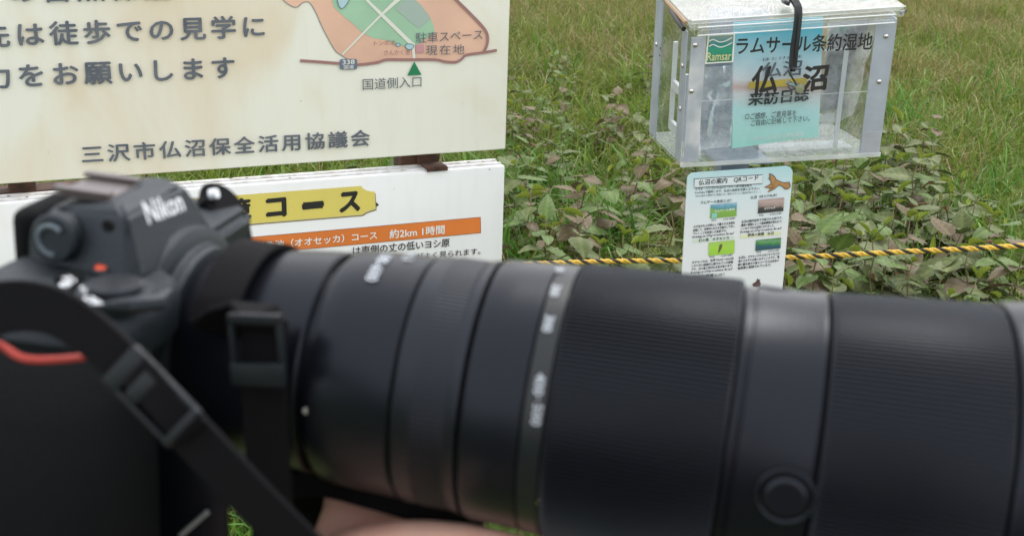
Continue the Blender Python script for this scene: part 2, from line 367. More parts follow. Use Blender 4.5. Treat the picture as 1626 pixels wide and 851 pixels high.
LFR = Frame(at_depth(802, 263.5, 2.20), BU, (0, 0, 1))
def make_lower_sign():
    f = LFR
    root = empty('trail_sign', f.M, 'white painted trail board with yellow plaque and orange strip, hung below the map board', 'sign')
    WP = sign_face('white_painted_board', (0.80, 0.80, 0.80), (0.75, 0.75, 0.73), 0.5, 0.8, 5, 0.25)
    boxobj('board', (-0.65, 0.024, -0.225), (1.30, 0.048, 0.45), WP, root, bevel=0.0025, seg=2)
    EDGE = mat('chipped_white_edge', (0.70, 0.71, 0.72), 0.5, var=0.25, vscale=60, col2=(0.45, 0.43, 0.40))
    boxobj('top_rim', (-0.65, 0.016, 0.0015), (1.296, 0.006, 0.004), EDGE, root, bevel=0.001, seg=1)
    boxobj('top_rim', (-0.65, 0.040, 0.0015), (1.296, 0.008, 0.005), EDGE, root, bevel=0.001, seg=1)
    bm = bmesh.new()
    for k in range(26):
        x = random.uniform(-1.1, -.01); r = random.uniform(.0008, .003); zz, yy = ((-random.uniform(.0, .006), -.0004) if random.random() < .5 else (.0042, random.uniform(.012, .044)))
        add_box(bm, (x, yy, zz), (r * 2.4, .0008 if zz < 0 else r, r if zz < 0 else .0006), 0, 1, Matrix.Rotation(random.uniform(-.3, .3), 3, 'Y' if zz < 0 else 'Z'))
    tag(obj('paint_chips', bm, RUST, root), kind='stuff')
    uc = f.uv(688, 258, 0.02)[0]
    boxobj('rusty_bracket', (uc, 0.022, 0.006), (0.040, 0.044, 0.005), RUST, root, bevel=0.001, seg=1)
    boxobj('rusty_bracket', (uc, -0.0020, 0.0035), (0.040, 0.002, 0.007), RUST, root)
    YEL = sign_face('yellow_plaque_print', (0.72, 0.60, 0.14), (0.66, 0.56, 0.16), 0.4, 0.8, 6, 0.4); BRN = mat('plaque_shadow_print', (0.20, 0.14, 0.05), 0.5); CRM = mat('plaque_edge_print', (0.72, 0.66, 0.32), 0.5)
    def plaque(dx, dy, m, off, nm):
        P = [(262, 318), (420, 306.5), (573, 295), (576, 299), (582, 302.5), (590, 304), (594, 304), (595.5, 331), (588, 333), (580, 336), (574, 340), (420, 352.5), (262, 366)]
        flat(f, root, [(x + dx, y + dy) for x, y in P], m, off, nm)
    plaque(2.2, 3.0, BRN, -0.0006, 'plaque_shadow'); plaque(1.0, 1.3, CRM, -0.0012, 'plaque_edge'); plaque(0, 0, YEL, -0.0018, 'plaque')
    flat(f, root, [(596, 320), (601, 324.5), (596.5, 328)], BRN, -0.0018, 'plaque_tip')
    T = lambda s, a, b, h, m=BLACK, bold=0.0: place_text(f, root, s, a, b, h, m, bold, -0.0024)
    T('策', (362, 349), (398, 346), 32, BLACK, 0.045); T('コ', (424, 344), (453, 341), 27, BLACK, 0.05); T('ー', (481, 330), (512, 327), 6, BLACK, 0.05); T('ス', (540, 336), (570, 333), 29, BLACK, 0.05)
    T('散', (300, 354), (338, 351), 32, BLACK, 0.045)
    ORG = mat('orange_strip_print', (0.74, 0.20, 0.035), 0.5, var=0.12, vscale=6); ORE = mat('orange_strip_edge', (0.30, 0.10, 0.03), 0.5); LW = mat('white_print', (0.80, 0.80, 0.76), 0.5)
    flat(f, root, [(258, 388.5), (763, 344.4), (763.6, 370), (258, 417)], ORE, -0.0008, 'strip_edge')
    flat(f, root, [(258, 389.5), (762, 345.2), (762.6, 369), (258, 416)], ORG, -0.0014, 'strip')
    T('三角池（オオセッカ）コース', (406, 397), (598, 379), 13, LW, 0.018); T('約2km 1時間', (618, 378.5), (705, 370.5), 14, LW, 0.02)
    T('は東側の丈の低いヨシ原', (560, 405), (713, 391), 13.5, BLACK, 0.014); T('オオセッカがよく見られます。', (596, 418), (762, 403), 10.5, BLACK, 0.008)
    flat(f, root, [(597, 322), (601, 325), (597, 328)], BLACK, -0.0026, 'mark')
make_lower_sign()

# ------------------------------------------------------------------ guestbook box
BXU = Vector((sin(radians(82)), cos(radians(82)), 0))
FFR = Frame(at_depth(1081, 263, 1.95), BXU, (0, 0, 1))
def on_front(px, py):
    u, v = FFR.uv(px, py); return FFR.O + FFR.U * u + FFR.V * v
FL, FRt = FFR.O.copy(), on_front(1394, 246)
FLT, FRT = on_front(1095, 40), on_front(1425, 18)
BL = at_z(1033, 216, FL.z); DV = BL - FL; BR = FRt + DV * 0.98
BLT = BL + (FLT - FL) + Vector((0, 0, 0.030)); BRT = BR + (FRT - FRt) + Vector((0, 0, 0.030))
def tri(u, v, w_):
    a = FL.lerp(FRt, u); b = BL.lerp(BR, u); c = FLT.lerp(FRT, u); d = BLT.lerp(BRT, u)
    return a.lerp(b, v).lerp(c.lerp(d, v), w_)
BW, BD, BH = (FRt - FL).length, DV.length, (FLT - FL).length
BROOT = FL.lerp(BR, 0.5)
def tbox(name, u, v, w_, m, parent, bev=0.0, seg=1):
    """box spanning ranges of the skewed case's own coordinates, given in metres along each side"""
    bm = bmesh.new(); vs = []
    bmesh.ops.create_cube(bm, size=1.0)
    for q in bm.verts:
        uu = u[0] if q.co.x < 0 else u[1]; vv = v[0] if q.co.y < 0 else v[1]; ww = w_[0] if q.co.z < 0 else w_[1]
        q.co = tri(uu / BW, vv / BD, ww / BH) - BROOT
    if bev: bmesh.ops.bevel(bm, geom=bm.edges[:], offset=bev, segments=seg, affect='EDGES')
    return obj(name, bm, m, parent, smooth=bool(bev))
class VF:
    """a sheet parallel to the box front, dep metres behind it"""
def sheet_frame(dep): return Frame(FFR.O + FFR.N * dep, BXU, (0, 0, 1))
ACR = acrylic('clear_acrylic', 0.015, tint=(.93, .94, .95), scratch=0.15, sscale=20); ACE = acrylic('acrylic_edge', 0.55, scratch=0.2); LIDM = acrylic('wet_frosted_lid', 0.36, rough=0.12, bump=0.5, bscale=230, scratch=0.25, sscale=22)
ALU = mat('brushed_aluminium', (0.40, 0.44, 0.50), 0.5, 0.35, var=0.18, vscale=22, bump=0.1, bscale=150)
ALW = mat('aluminium_with_white_film', (0.60, 0.60, 0.62), 0.5, 0.15, var=0.35, vscale=26, col2=(0.33, 0.36, 0.41), bump=0.2, bscale=60)
STEEL = mat('stainless_steel', (0.62, 0.60, 0.58), 0.22, 1.0); RUB = mat('black_rubber', (0.012, 0.014, 0.018), 0.45, bump=0.2, bscale=300)
WHP = mat('white_plastic', (0.72, 0.73, 0.74), 0.45)

def dome(name, P, r, parent, m=STEEL, n=Vector((0, -1, 0)), h=0.6):
    bm = bmesh.new(); add_lathe(bm, [(0, r * 1.02), (r * h * .35, r * .97), (r * h * .75, r * .7), (r * h, r * .25), (r * h, 0.00001)], n=14, axis='Z', rot=n.to_track_quat('Z', 'Y').to_matrix(), c=P)
    return obj(name, bm, m, parent, smooth=True)

def make_case():
    R0 = Matrix.Translation(BROOT)
    root = empty('guestbook_box', R0, 'clear acrylic visitor book box with aluminium corners and wet sloping lid, standing over the grass', 'box')
    t = 0.005
    tbox('front_panel', (0.002, BW - .002), (0, t), (0.006, BH - .004), ACR, root)
    tbox('back_panel', (0.002, BW - .002), (BD - t, BD), (0.006, BH - .004), ACR, root)
    tbox('side_panel', (0, t), (t + .001, BD - t - .001), (0.006, BH - .004), ACR, root)
    tbox('side_panel', (BW - t, BW), (t + .001, BD - t - .001), (0.006, BH - .004), ACR, root)
    tbox('floor_panel', (-.002, BW + .002), (-.004, BD + .002), (-0.001, 0.005), acrylic('dusty_floor_acrylic', 0.14, scratch=0.3, sscale=30), root)
    tbox('front_edge', (-.002, BW + .002), (-.006, -.0042), (-0.002, 0.005), ACE, root)
    # aluminium corner angles: wide face on the front, wide face on the side
    fw = 0.028
    tbox('corner_angle', (0.004, fw), (-.0025, -.0003), (0.006, BH - .02), ALW, root)
    tbox('corner_angle', (-.0025, -.0003), (0.004, 0.034), (0.006, BH - .012), ALU, root)
    tbox('corner_angle', (BW - .034, BW + .001), (-.0025, -.0003), (0.001, BH - .012), ALU, root)
    tbox('corner_angle', (-.0025, -.0003), (BD - .045, BD + .003), (0.006, BH - .004), ALU, root)
    tbox('corner_angle', (BW + .0003, BW + .0025), (0.002, 0.034), (0.006, BH - .012), ALU, root)
    tbox('corner_patch', (BW - .033, BW), (-.0040, -.0027), (0.001, 0.040), acrylic('film_patch', 0.5, tint=(.8, .8, .84)), root)
    f = FFR
    P = lambda px, py, o=-0.003: (f.O + f.U * f.uv(px, py, o)[0] + f.V * f.uv(px, py, o)[1] + f.N * o) - BROOT
    for px, py in ((1104, 72), (1098, 145), (1407, 58), (1396, 130)):
        dome('screw', P(px, py), 0.0042, root, n=-f.N)
    sn = (FL - BL).cross(Vector((0, 0, 1))).normalized(); sn = sn if sn.x < 0 else -sn
    for (v, w_) in ((0.016, BH * .70), (0.014, BH * .40), (BD - .02, BH * .66)):
        dome('screw', tri(-.003 / BW, v / BD, w_ / BH) - BROOT, 0.004, root, n=sn)
    for dz in (0, 0.011): dome('screw', tri(-.003 / BW, (BD - .05) / BD, (BH * .66 - dz) / BH) - BROOT, 0.0022, root, m=RUB, n=sn)
    # inner holders of bent white-edged acrylic
    tbox('holder_rail', (BW - .060, BW - .053), (0.05, 0.054), (0.012, BH * .72), WHP, root)
    tbox('holder_rail', (BW - .105, BW - .0605), (0.05, 0.053), (BH * .70, BH * .712), ACE, root)
    tbox('holder_rail', (BW - .120, BW - .0605), (0.06, 0.066), (0.045, 0.058), ACE, root)
    tbox('holder_rail', (0.010, 0.017), (0.045, 0.053), (0.03, BH * .60), WHP, root)
    tbox('holder_rail', (0.010, 0.017), (0.13, 0.138), (0.03, BH * .74), WHP, root)
    tbox('holder_rail', (0.0101, 0.0169), (0.0531, 0.1299), (BH * .42, BH * .48), WHP, root)
    tbox('holder_rail', (0.0102, 0.0168), (0.0532, 0.1298), (0.03, 0.045), WHP, root)
    tbox('seam', (0.03, BW - .03), (0.0052, 0.006), (BH * .45, BH * .455), ACE, root)
    tbox('inner_shelf', (0.03, BW - .04), (0.012, 0.07), (0.0055, 0.012), acrylic('milky_shelf', 0.15), root)
    # lettering on the front
    T = lambda s, a, b, h, bold=0.02: place_text(f, None, s, a, b, h, BLACK, bold, -0.0008)
    for o in (T('ラムサール条約湿地', (1168, 87), (1383, 79), 27, 0.02), T('仏', (1192, 151), (1232, 147), 44, 0.03), T('沼', (1273, 146), (1311, 142), 39, 0.035)):
        o.parent = root; o.matrix_local = R0.inverted() @ f.M
    # Ramsar plaque
    st = sheet_quad(f, [(1124, 55), (1167, 53), (1164, 99), (1119, 102)], mat('sticker_border', (0.78, 0.77, 0.70), 0.4), -0.0012, 'ramsar_sticker', root, R0)
    g = sheet_quad(f, [(1126, 57.5), (1164.5, 55.5), (1161.5, 97), (1121.5, 99.5)], ramp_mat('sticker_green', [(0, (0.02, 0.17, 0.10)), (0.45, (0.02, 0.27, 0.16)), (0.65, (0.03, 0.20, 0.20)), (1, (0.25, 0.33, 0.30))], 'Z', noise_amt=0.2, nscale=3), -0.0016, 'sticker_print', None, R0); g.parent = st; g.matrix_local = Matrix.Identity(4)
    for s, a, b, h, m_ in (('Ramsar', (1122, 97), (1160, 95), 13, mat('sticker_gold', (0.62, 0.60, 0.30), 0.4)),):
        o = place_text(f, None, s, a, b, h, m_, 0.01, -0.002); o.parent = st; o.matrix_local = Matrix.Identity(4)
    for y0 in (66, 74):
        o = line(f, None, smooth2([(1125.5, y0), (1132, y0 - 3), (1142, y0 + 1), (1152, y0 - 1), (1162, y0 - 6)], 4), 1.6, mat('sticker_white', (0.7, 0.75, 0.7), 0.4), -0.002, 'wave')
        o.parent = st; o.matrix_local = Matrix.Identity(4)
    # lid: sloping sheet with a folded front lip
    lid = bmesh.new()
    def L(u, v, w_): return tri(u / BW, v / BD, w_ / BH) - BROOT
    def slab(pts, th):
        top = [lid.verts.new(p + Vector((0, 0, th))) for p in pts]; bot = [lid.verts.new(p) for p in pts]; n = len(pts)
        lid.faces.new(top); lid.faces.new(bot[::-1])
        for i in range(n): lid.faces.new((top[i], bot[i], bot[(i + 1) % n], top[(i + 1) % n]))
    o_ = 0.010
    slab([L(-.004, -o_, BH + .004), L(BW * .5, -o_ - .003, BH + .003), L(BW - .004, -o_, BH + .004), L(BW + .008, -o_ + .006, BH + .004), L(BW + .01, BD + .01, BH + .004), L(-.006, BD + .01, BH + .004)], 0.006)
    lo = obj('lid', lid, LIDM, root)
    lid = bmesh.new()
    slab([L(-.002, -o_ - .002, BH - .006), L(BW + .007, -o_ - .002, BH - .006), L(BW + .007, -o_ + .004, BH - .006), L(-.002, -o_ + .004, BH - .006)], 0.0095)
    slab([L(0.012, -o_ - .004, BH - .013), L(BW - .01, -o_ - .004, BH - .013), L(BW - .01, -o_ + .001, BH - .013), L(0.012, -o_ + .001, BH - .013)], 0.0068)
    lip = obj('lid_lip', lid, acrylic('lip_acrylic', 0.22, rough=0.08, bump=0.2, bscale=60), None); lip.parent = lo
    for nm, z in (('lip_edge', BH - .0138), ('lip_edge', BH - .0012), ('lip_edge', BH + .0105)):
        bm = bmesh.new(); add_tube(bm, [L(u_, -o_ - .005, z) for u_ in np.linspace(0.0 if z > BH else .01, BW + (.006 if z > BH else -.008), 8)], 0.0011, 6); e = obj(nm, bm, mat('bright_acrylic_edge', (0.80, 0.82, 0.83), 0.2), None, True); e.parent = lo
    bm = bmesh.new(); add_tube(bm, [L(-.008, BD * k, BH + .005) for k in (-0.03, .3, .6, 1.04)], 0.0035, 6); e = obj('lid_trim', bm, mat('tan_trim', (0.30, 0.19, 0.10), 0.6), None, True); e.parent = lo
    bm = bmesh.new(); add_tube(bm, [L(-.009, BD * .0, BH - .006), L(-.012, .03, BH - .001), L(-.012, .075, BH + .003)], 0.0042, 8); obj('hinge_clip', bm, RUB, root, True)
    bm = bmesh.new(); add_tube(bm, [L(BW + .006, .0, BH - .004), L(BW + .018, .01, BH - .003)], 0.0028, 8); obj('hinge_clip', bm, RUB, root, True)
    # raindrops on the lid
    bm = bmesh.new()
    for k in range(420):
        u_, v_ = random.uniform(.0, BW), random.uniform(0, BD * .75); r = random.uniform(.0006, .0021); c = L(u_, v_, BH + .0102)
        add_lathe(bm, [(0, r), (r * .35, r * .8), (r * .5, 0.00005)], n=6, axis='Z', c=c)
    d = obj('raindrops', bm, acrylic('water_drop', 0.12, rough=0.02), None, True); d.parent = lo; tag(d, kind='stuff')
    # eye bolt
    bm = bmesh.new(); n = -f.N
    a = P(1251, 132, 0.002); add_tube(bm, [a, a + n * .030 + Vector((0.009, 0, -.003))], 0.0040, 10)
    c = a + n * .030 + Vector((0.009, 0, -.003)); add_lathe(bm, [(0, .0074), (.006, .0074), (.0062, .0001)], n=14, axis='Z', rot=n.to_track_quat('Z', 'Y').to_matrix(), c=c - n * .004)
    obj('eye_bolt', bm, STEEL, root, True)
    bm = bmesh.new(); add_lathe(bm, [(0, .0072), (.0016, .0072)], n=6, axis='Z', rot=n.to_track_quat('Z', 'Y').to_matrix(), c=P(1251, 132, -.001)); obj('nut', bm, STEEL, root, True)
    return root, R0
def sheet_quad(f, pts, m, off, name, parent, R0, yoff=0.0):
    o = flat(f, None, pts, m, off, name, yoff); o.parent = parent; o.matrix_local = R0.inverted() @ f.M; return o
CASE, R0 = make_case()

def make_latch():
    f = FFR; O = f.M
    root = empty('rubber_tie_down', O, 'black rubber strap looped over the lid of the clear box, hooked to its bolt', 'strap')
    def Q(px, py, o):
        u, v = f.uv(px, py, o); return Vector((u, o, v))
    for dx, o0 in ((-1, 0.0), (4.5, -.002)):
        P = catmull([Q(1247 + dx, -6, .035), Q(1256 + dx, -2, -.004), Q(1263 + dx, 7, -.016), Q(1266 + dx, 18, -.022), Q(1264 + dx, 45, -.022 + o0), Q(1259 + dx * 1.2, 80, -.022 + o0), Q(1257 + dx, 108, -.022)], 6)
        bm = bmesh.new(); add_ribbon(bm, P, (1, 0, 0.1), 0.0062, 0.005); obj('band', bm, RUB, root, True)
    tubeobj('grip_knob', catmull([Q(1244, 2, .02), Q(1248, 4, -.012), Q(1254, 7, -.018)], 4), [0.004] * 8 + [0.0032], RUB, root, 8)
    tubeobj('hook', catmull([Q(1256, 108, -.018), Q(1253, 110, -.026), Q(1253, 114, -.028), Q(1258, 124, -.026), Q(1264, 134, -.024), Q(1262, 141, -.022), Q(1256, 142, -.02), Q(1251, 137, -.018)], 5), 0.0016, mat('dark_wire', (0.10, 0.10, 0.11), 0.35, 0.8), root, 8)
    bm = bmesh.new(); add_lathe(bm, [(-.003, .0045), (.003, .0045)], n=12, axis='X', c=Q(1259, 110, -.022)); obj('knot', bm, RUB, root, True)
make_latch()

def make_booklet():
    dep = 0.030; f = sheet_frame(dep); M = f.M
    root = empty('visitor_booklet', M, 'pale blue visitor booklet standing upright inside the clear box', 'booklet')
    m = ramp_mat('booklet_cover_print', [(0.0, (0.38, 0.74, 0.64)), (0.30, (0.52, 0.82, 0.82)), (0.42, (0.72, 0.74, 0.76)), (0.47, (0.70, 0.48, 0.44)), (0.53, (0.80, 0.84, 0.88)), (0.72, (0.50, 0.80, 0.90)), (0.90, (0.08, 0.55, 0.72)), (1, (0.12, 0.60, 0.74))], 'Z', noise_amt=0.05, nscale=4)
    # curved cover sheet with pages behind
    q = [f.uv(1166, 37), f.uv(1307, 28), f.uv(1300, 218), f.uv(1163, 236)]
    vs, fs = [], []; nx, nz = 10, 12
    for k in range(2):
        for j in range(nz + 1):
            for i in range(nx + 1):
                a, b = i / nx, j / nz
                top = Vector(q[0]).lerp(Vector(q[1]), a); bot = Vector(q[3]).lerp(Vector(q[2]), a); p = bot.lerp(top, b)
                cur = 0.004 * sin(pi * a) * (1 - b) - 0.0015 * sin(2 * pi * a)
                vs.append((p.x, cur + k * 0.006, p.y))
    N = (nx + 1) * (nz + 1)
    for j in range(nz):
        for i in range(nx):
            a = j * (nx + 1) + i; fs.append((a, a + 1, a + nx + 2, a + nx + 1)); fs.append((N + a, N + a + nx + 1, N + a + nx + 2, N + a + 1))
    for i in range(nx): fs.append((i, N + i, N + i + 1, i + 1)); a = nz * (nx + 1) + i; fs.append((a, a + 1, N + a + 1, N + a))
    for j in range(nz): a = j * (nx + 1); fs.append((a, a + nx + 1, N + a + nx + 1, N + a)); a += nx; fs.append((a, N + a, N + a + nx + 1, a + nx + 1))
    cover = pyobj('cover', vs, fs, m, root, True)
    B2 = mat('booklet_ink', (0.012, 0.02, 0.03), 0.5); W2 = mat('booklet_white', (0.75, 0.80, 0.78), 0.5)
    T = lambda s, a, b, h, mm=B2, bold=0.01: place_text(f, root, s, a, b, h, mm, bold, -0.0035)
    T('ほとけぬま', (1210, 97), (1272, 92), 5, B2, 0); T('仏沼', (1208, 124), (1270, 119), 24, mat('brush_grey_ink', (0.12, 0.15, 0.18), 0.5), 0.02)
    flat(f, root, [(1188, 130), (1281, 123), (1281, 134), (1188, 141)], mat('booklet_yellow', (0.70, 0.52, 0.08), 0.5), -0.0033, 'yellow_band')
    T('来訪日誌', (1187, 168), (1282, 160), 21, B2, 0.03)
    T('○ご感想、ご意見等を', (1182, 190), (1263, 184), 10, B2, 0.004); T('ご自由に記帳して下さい。', (1191, 200), (1284, 192), 9.5, B2, 0.004)
    T('三沢市仏沼保全活用協議会', (1189, 225), (1275, 216), 8, W2, 0.004)
make_booklet()

def make_pouch():
    f = sheet_frame(0.075); root = empty('clear_case', f.M, 'dark grey folder in a crumpled clear sleeve, right of the booklet inside the box', 'folder')
    DG = mat('dark_grey_cover', (0.13, 0.13, 0.14), 0.5, var=0.3, vscale=20)
    def sl(pts, m, o, nm, th=0.004, wob=0.0):
        q = [f.uv(*p) for p in pts]; bm = bmesh.new()
        a = [bm.verts.new((x, o + wob * math.sin(k * 2.1), z)) for k, (x, z) in enumerate(q)]; b = [bm.verts.new((x, o + th + wob * math.sin(k * 2.1), z)) for k, (x, z) in enumerate(q)]
        bm.faces.new(a); bm.faces.new(b[::-1]); n = len(q)
        for i in range(n): bm.faces.new((a[i], b[i], b[(i + 1) % n], a[(i + 1) % n]))
        return obj(nm, bm, m, root)
    sl([(1322, 37), (1388, 32), (1356, 90), (1342, 150), (1345, 172), (1306, 178), (1312, 120)], DG, 0.004, 'folder')
    sl([(1330, 42), (1352, 40), (1345, 52), (1328, 54)], mat('folder_green', (0.05, 0.22, 0.17), 0.5), 0.0025, 'green_label', 0.001)
    sl([(1304, 45), (1319, 45), (1310, 62), (1308, 125), (1302, 125)], mat('folder_cream', (0.62, 0.45, 0.25), 0.5), 0.0, 'cream_spine', 0.002)
    slv = acrylic('crumpled_sleeve', 0.28, rough=0.15, bump=1.0, bscale=45, scratch=0.45, sscale=30, both=True)
    bm = bmesh.new(); nx, nz = 16, 22
    for j in range(nz + 1):
        for i in range(nx + 1):
            a, b = i / nx, j / nz; p0 = Vector(f.uv(1292, 208)).lerp(Vector(f.uv(1350, 180)), a); p1 = Vector(f.uv(1310, 36)).lerp(Vector(f.uv(1390, 30)), a); p = p0.lerp(p1, b)
            bm.verts.new((p.x, -0.012 + 0.010 * noise.noise(Vector((p.x * 45, 2, p.y * 30))) + 0.004 * noise.noise(Vector((p.x * 140, 5, p.y * 90))), p.y))
    bm.verts.ensure_lookup_table()
    for j in range(nz):
        for i in range(nx): a = j * (nx + 1) + i; bm.faces.new([bm.verts[k] for k in (a, a + 1, a + nx + 2, a + nx + 1)])
    obj('sleeve', bm, slv, root, True)
make_pouch()
def make_bag():
    f = sheet_frame(0.055); root = empty('plastic_bag', f.M, 'crumpled translucent plastic bag on the left inside the clear box', 'bag')
    bm = bmesh.new(); nx, nz = 18, 26
    for j in range(nz + 1):
        for i in range(nx + 1):
            a, b = i / nx, j / nz; p0 = Vector(f.uv(1106, 238)).lerp(Vector(f.uv(1178, 232)), a); p1 = Vector(f.uv(1118, 108)).lerp(Vector(f.uv(1172, 104)), a); p = p0.lerp(p1, b)
            bm.verts.new((p.x, 0.016 * noise.noise(Vector((p.x * 30, 7, p.y * 22))) + 0.006 * noise.noise(Vector((p.x * 100, 5, p.y * 80))), p.y))
    bm.verts.ensure_lookup_table()
    for j in range(nz):
        for i in range(nx): a = j * (nx + 1) + i; bm.faces.new([bm.verts[k] for k in (a, a + 1, a + nx + 2, a + nx + 1)])
    obj('film', bm, acrylic('bag_film', 0.25, rough=0.15, bump=0.8, bscale=50, scratch=0.4, sscale=26, both=True), root, True)
make_bag()

# ------------------------------------------------------------------ post with plate, placard
def make_post():
    f = sheet_frame(0.118); u0, u1 = f.uv(1139, 262)[0], f.uv(1183, 262)[0]
    M = f.M.copy(); gz = hgt(f.O.x, f.O.y); base = f.O.z - gz
    root = empty('box_post', M, 'slate grey metal post under the clear box, behind the small placard', 'post')
    PM = mat('slate_painted_steel', (0.20, 0.245, 0.31), 0.45, 0.2, var=0.15, vscale=14)
    boxobj('post', ((u0 + u1) / 2, 0.0, (-base - .25 - 0.008) / 2), (u1 - u0, 0.045, base + .25 - 0.008), PM, root, bevel=0.003)
    g = sheet_frame(BD + 0.02); a, b = g.uv(1119, 120)[0], g.uv(1212, 120)[0]
    zc = f.O.z
    gm = boxobj('back_plate', ((a + b) / 2, BD + .02 - .118, 0.105), (b - a, 0.004, 0.25), PM, root, bevel=0.001, seg=1)
    boxobj('shelf_bracket', ((u0 + u1) / 2, 0.02, -0.0065), (0.10, 0.19, 0.004), PM, root)
make_post()

PFR = Frame(at_depth(1090, 330, 1.97), BXU, (0, 0, 1))
def make_placard():
    f = PFR; root = empty('placard', f.M, 'pale blue notice with rounded corners, bird drawing and small pictures, under the clear box', 'notice')
    face = ramp_mat('placard_print', [(0, (0.72, 0.74, 0.76)), (0.66, (0.72, 0.74, 0.76)), (0.86, (0.62, 0.72, 0.76)), (1, (0.40, 0.62, 0.66))], 'Z', noise_amt=0.12, nscale=5)
    TL, TR, BLp, BRp = [f.uv(*p) for p in ((1092.5, 275), (1260, 264.5), (1083, 440), (1244, 462))]
    ul, ur, zt = TL[0], TR[0], TL[1]; Wd = ur - ul; dl = (f.uv(1083, 437)[0] - ul); zb = zt - 0.30; k = (zt - zb) / (zt - f.uv(1083, 437)[1]); sk = dl * k; zr = TR[1] - zt
    def cr(c, a0, r=0.012): return [(c[0] + r * cos(radians(a0 + q * 15)), c[1] + r * sin(radians(a0 + q * 15))) for q in range(7)]
    r = .012
    pts = cr((ur - r, zt + zr - r), 0)[::-1][::-1] + cr((ul + r, zt - r), 90) + cr((ul + sk + r, zb + r), 180) + cr((ur + sk * .9 - r, zb + zr + r), 270)
    bm = bmesh.new(); A = [bm.verts.new((x, 0, z)) for x, z in pts]; B = [bm.verts.new((x, 0.004, z)) for x, z in pts]
    bm.faces.new(A); bm.faces.new(B[::-1]); n = len(A)
    for i in range(n): bm.faces.new((A[i], B[i], B[(i + 1) % n], A[(i + 1) % n]))
    obj('panel', bm, face, root)
    uc = f.uv(1161, 300)[0]; boxobj('mounting_bar', (uc, 0.048, zt - 0.05), (0.03, 0.086, 0.02), mat('slate_painted_steel', (0.2, 0.24, 0.3)), root)
    NK = mat('placard_ink', (0.02, 0.022, 0.035), 0.5)
    T = lambda s, a, b, h, m=NK, bold=0.0, res=1: place_text(f, root, s, a, b, h, m, bold, -0.0012, res=res)
    # title frame
    line(f, root, [(1102.2, 284), (1210.8, 277.3), (1210.4, 291.5), (1102, 298), (1102.2, 284)], 0.9, NK, -0.0012, 'title_frame')
    flat(f, root, [(1102.2, 284), (1210.8, 277.3), (1210.4, 291.5), (1102, 298)], mat('title_white', (0.66, 0.72, 0.74), 0.5), -0.0008, 'title_field')
    T('仏沼の案内　QRコード', (1109, 294.8), (1203.5, 286.5), 9, NK, 0.012, 2)
    T('スマホ・パソコンのQRコードリーダで読み取り', (1103.5, 302.5), (1193, 296.5), 4.3, NK, .01); T('YouTubeで案内します。仏沼の自然をお楽しみ下さい。', (1103, 308), (1206, 301), 4.3, NK, .01)
    T('（Wi-Fi以外の環境での受信には、通信コストのご負担が有ります。）', (1104, 313), (1207, 306), 3.3, NK, .0)
    T('ラムサール条約とは？', (1112, 324), (1161, 320.5), 5, NK, .01); T('仏沼（ほとけぬま）', (1191.5, 316), (1233, 312), 5, NK, .01)
    T('幻の鳥　オオセッカ', (1109, 384), (1157, 379.5), 5, NK, .01); T('野鳥の楽園　仏沼', (1187, 375.5), (1228, 372), 5, NK, .01)
    T('環境指標種とは？', (1098, 442), (1150, 437.5), 5, NK, .01)
    PB = mat('pale_green_band', (0.60, 0.70, 0.60), 0.5)
    flat(f, root, [(1100, 380), (1165, 374.5), (1165, 379), (1100, 385.5)], PB, -0.0006, 'heading_band'); flat(f, root, [(1175, 373), (1240, 367.5), (1240, 373), (1175, 378.5)], mat('pale_yellow_band', (0.68, 0.70, 0.48), 0.5), -0.0006, 'heading_band')
    th = [([(1128.5, 325), (1170, 321), (1169, 343), (1127.5, 347)], [(0, (0.20, 0.36, 0.06)), (0.5, (0.22, 0.42, 0.08)), (0.62, (0.12, 0.30, 0.24)), (0.75, (0.12, 0.32, 0.45)), (1, (0.35, 0.5, 0.6))]),
          ([(1204.5, 317), (1245, 313.5), (1243.5, 335), (1203, 339)], [(0, (0.03, 0.03, 0.03)), (0.35, (0.05, 0.045, 0.045)), (0.45, (0.30, 0.22, 0.20)), (0.8, (0.48, 0.36, 0.33)), (1, (0.38, 0.28, 0.27))]),
          ([(1125.5, 385), (1166.5, 380.5), (1165.5, 402), (1124.5, 406)], [(0, (0.30, 0.55, 0.05)), (0.5, (0.36, 0.62, 0.07)), (1, (0.35, 0.52, 0.12))]),
          ([(1200, 381), (1240, 377), (1239, 394), (1199, 398.5)], [(0, (0.03, 0.10, 0.07)), (0.35, (0.03, 0.09, 0.16)), (0.55, (0.05, 0.22, 0.05)), (0.75, (0.15, 0.33, 0.16)), (1, (0.05, 0.17, 0.04))])]
    for i, (pts, stops) in enumerate(th):
        flat(f, root, pts, ramp_mat('thumbnail_print_%s' % 'abcd'[i], stops, 'Z', noise_amt=0.35, nscale=5), -0.0012, 'thumbnail')
    LW = mat('white_print', (0.8, 0.8, 0.76), 0.5)
    T('ラムサール条約', (1134, 337), (1166, 333.5), 3.6, LW, 0.02); T('ほとけぬま', (1213, 333), (1230, 331), 3.2, LW, .02)
    flat(f, root, [(1130, 338.5), (1138.5, 337.6), (1138, 345), (1129.5, 346)], mat('thumb_teal', (0.25, 0.55, 0.5), 0.5), -0.0016, 'thumbnail_logo')
    # little bird on a reed in the third picture
    flat(f, root, [(1144, 387), (1147, 388), (1145.5, 394), (1142, 400), (1139.5, 401.5), (1141, 394), (1142, 389)], mat('thumb_bird', (0.14, 0.11, 0.04), 0.5), -0.0016, 'thumbnail_bird')
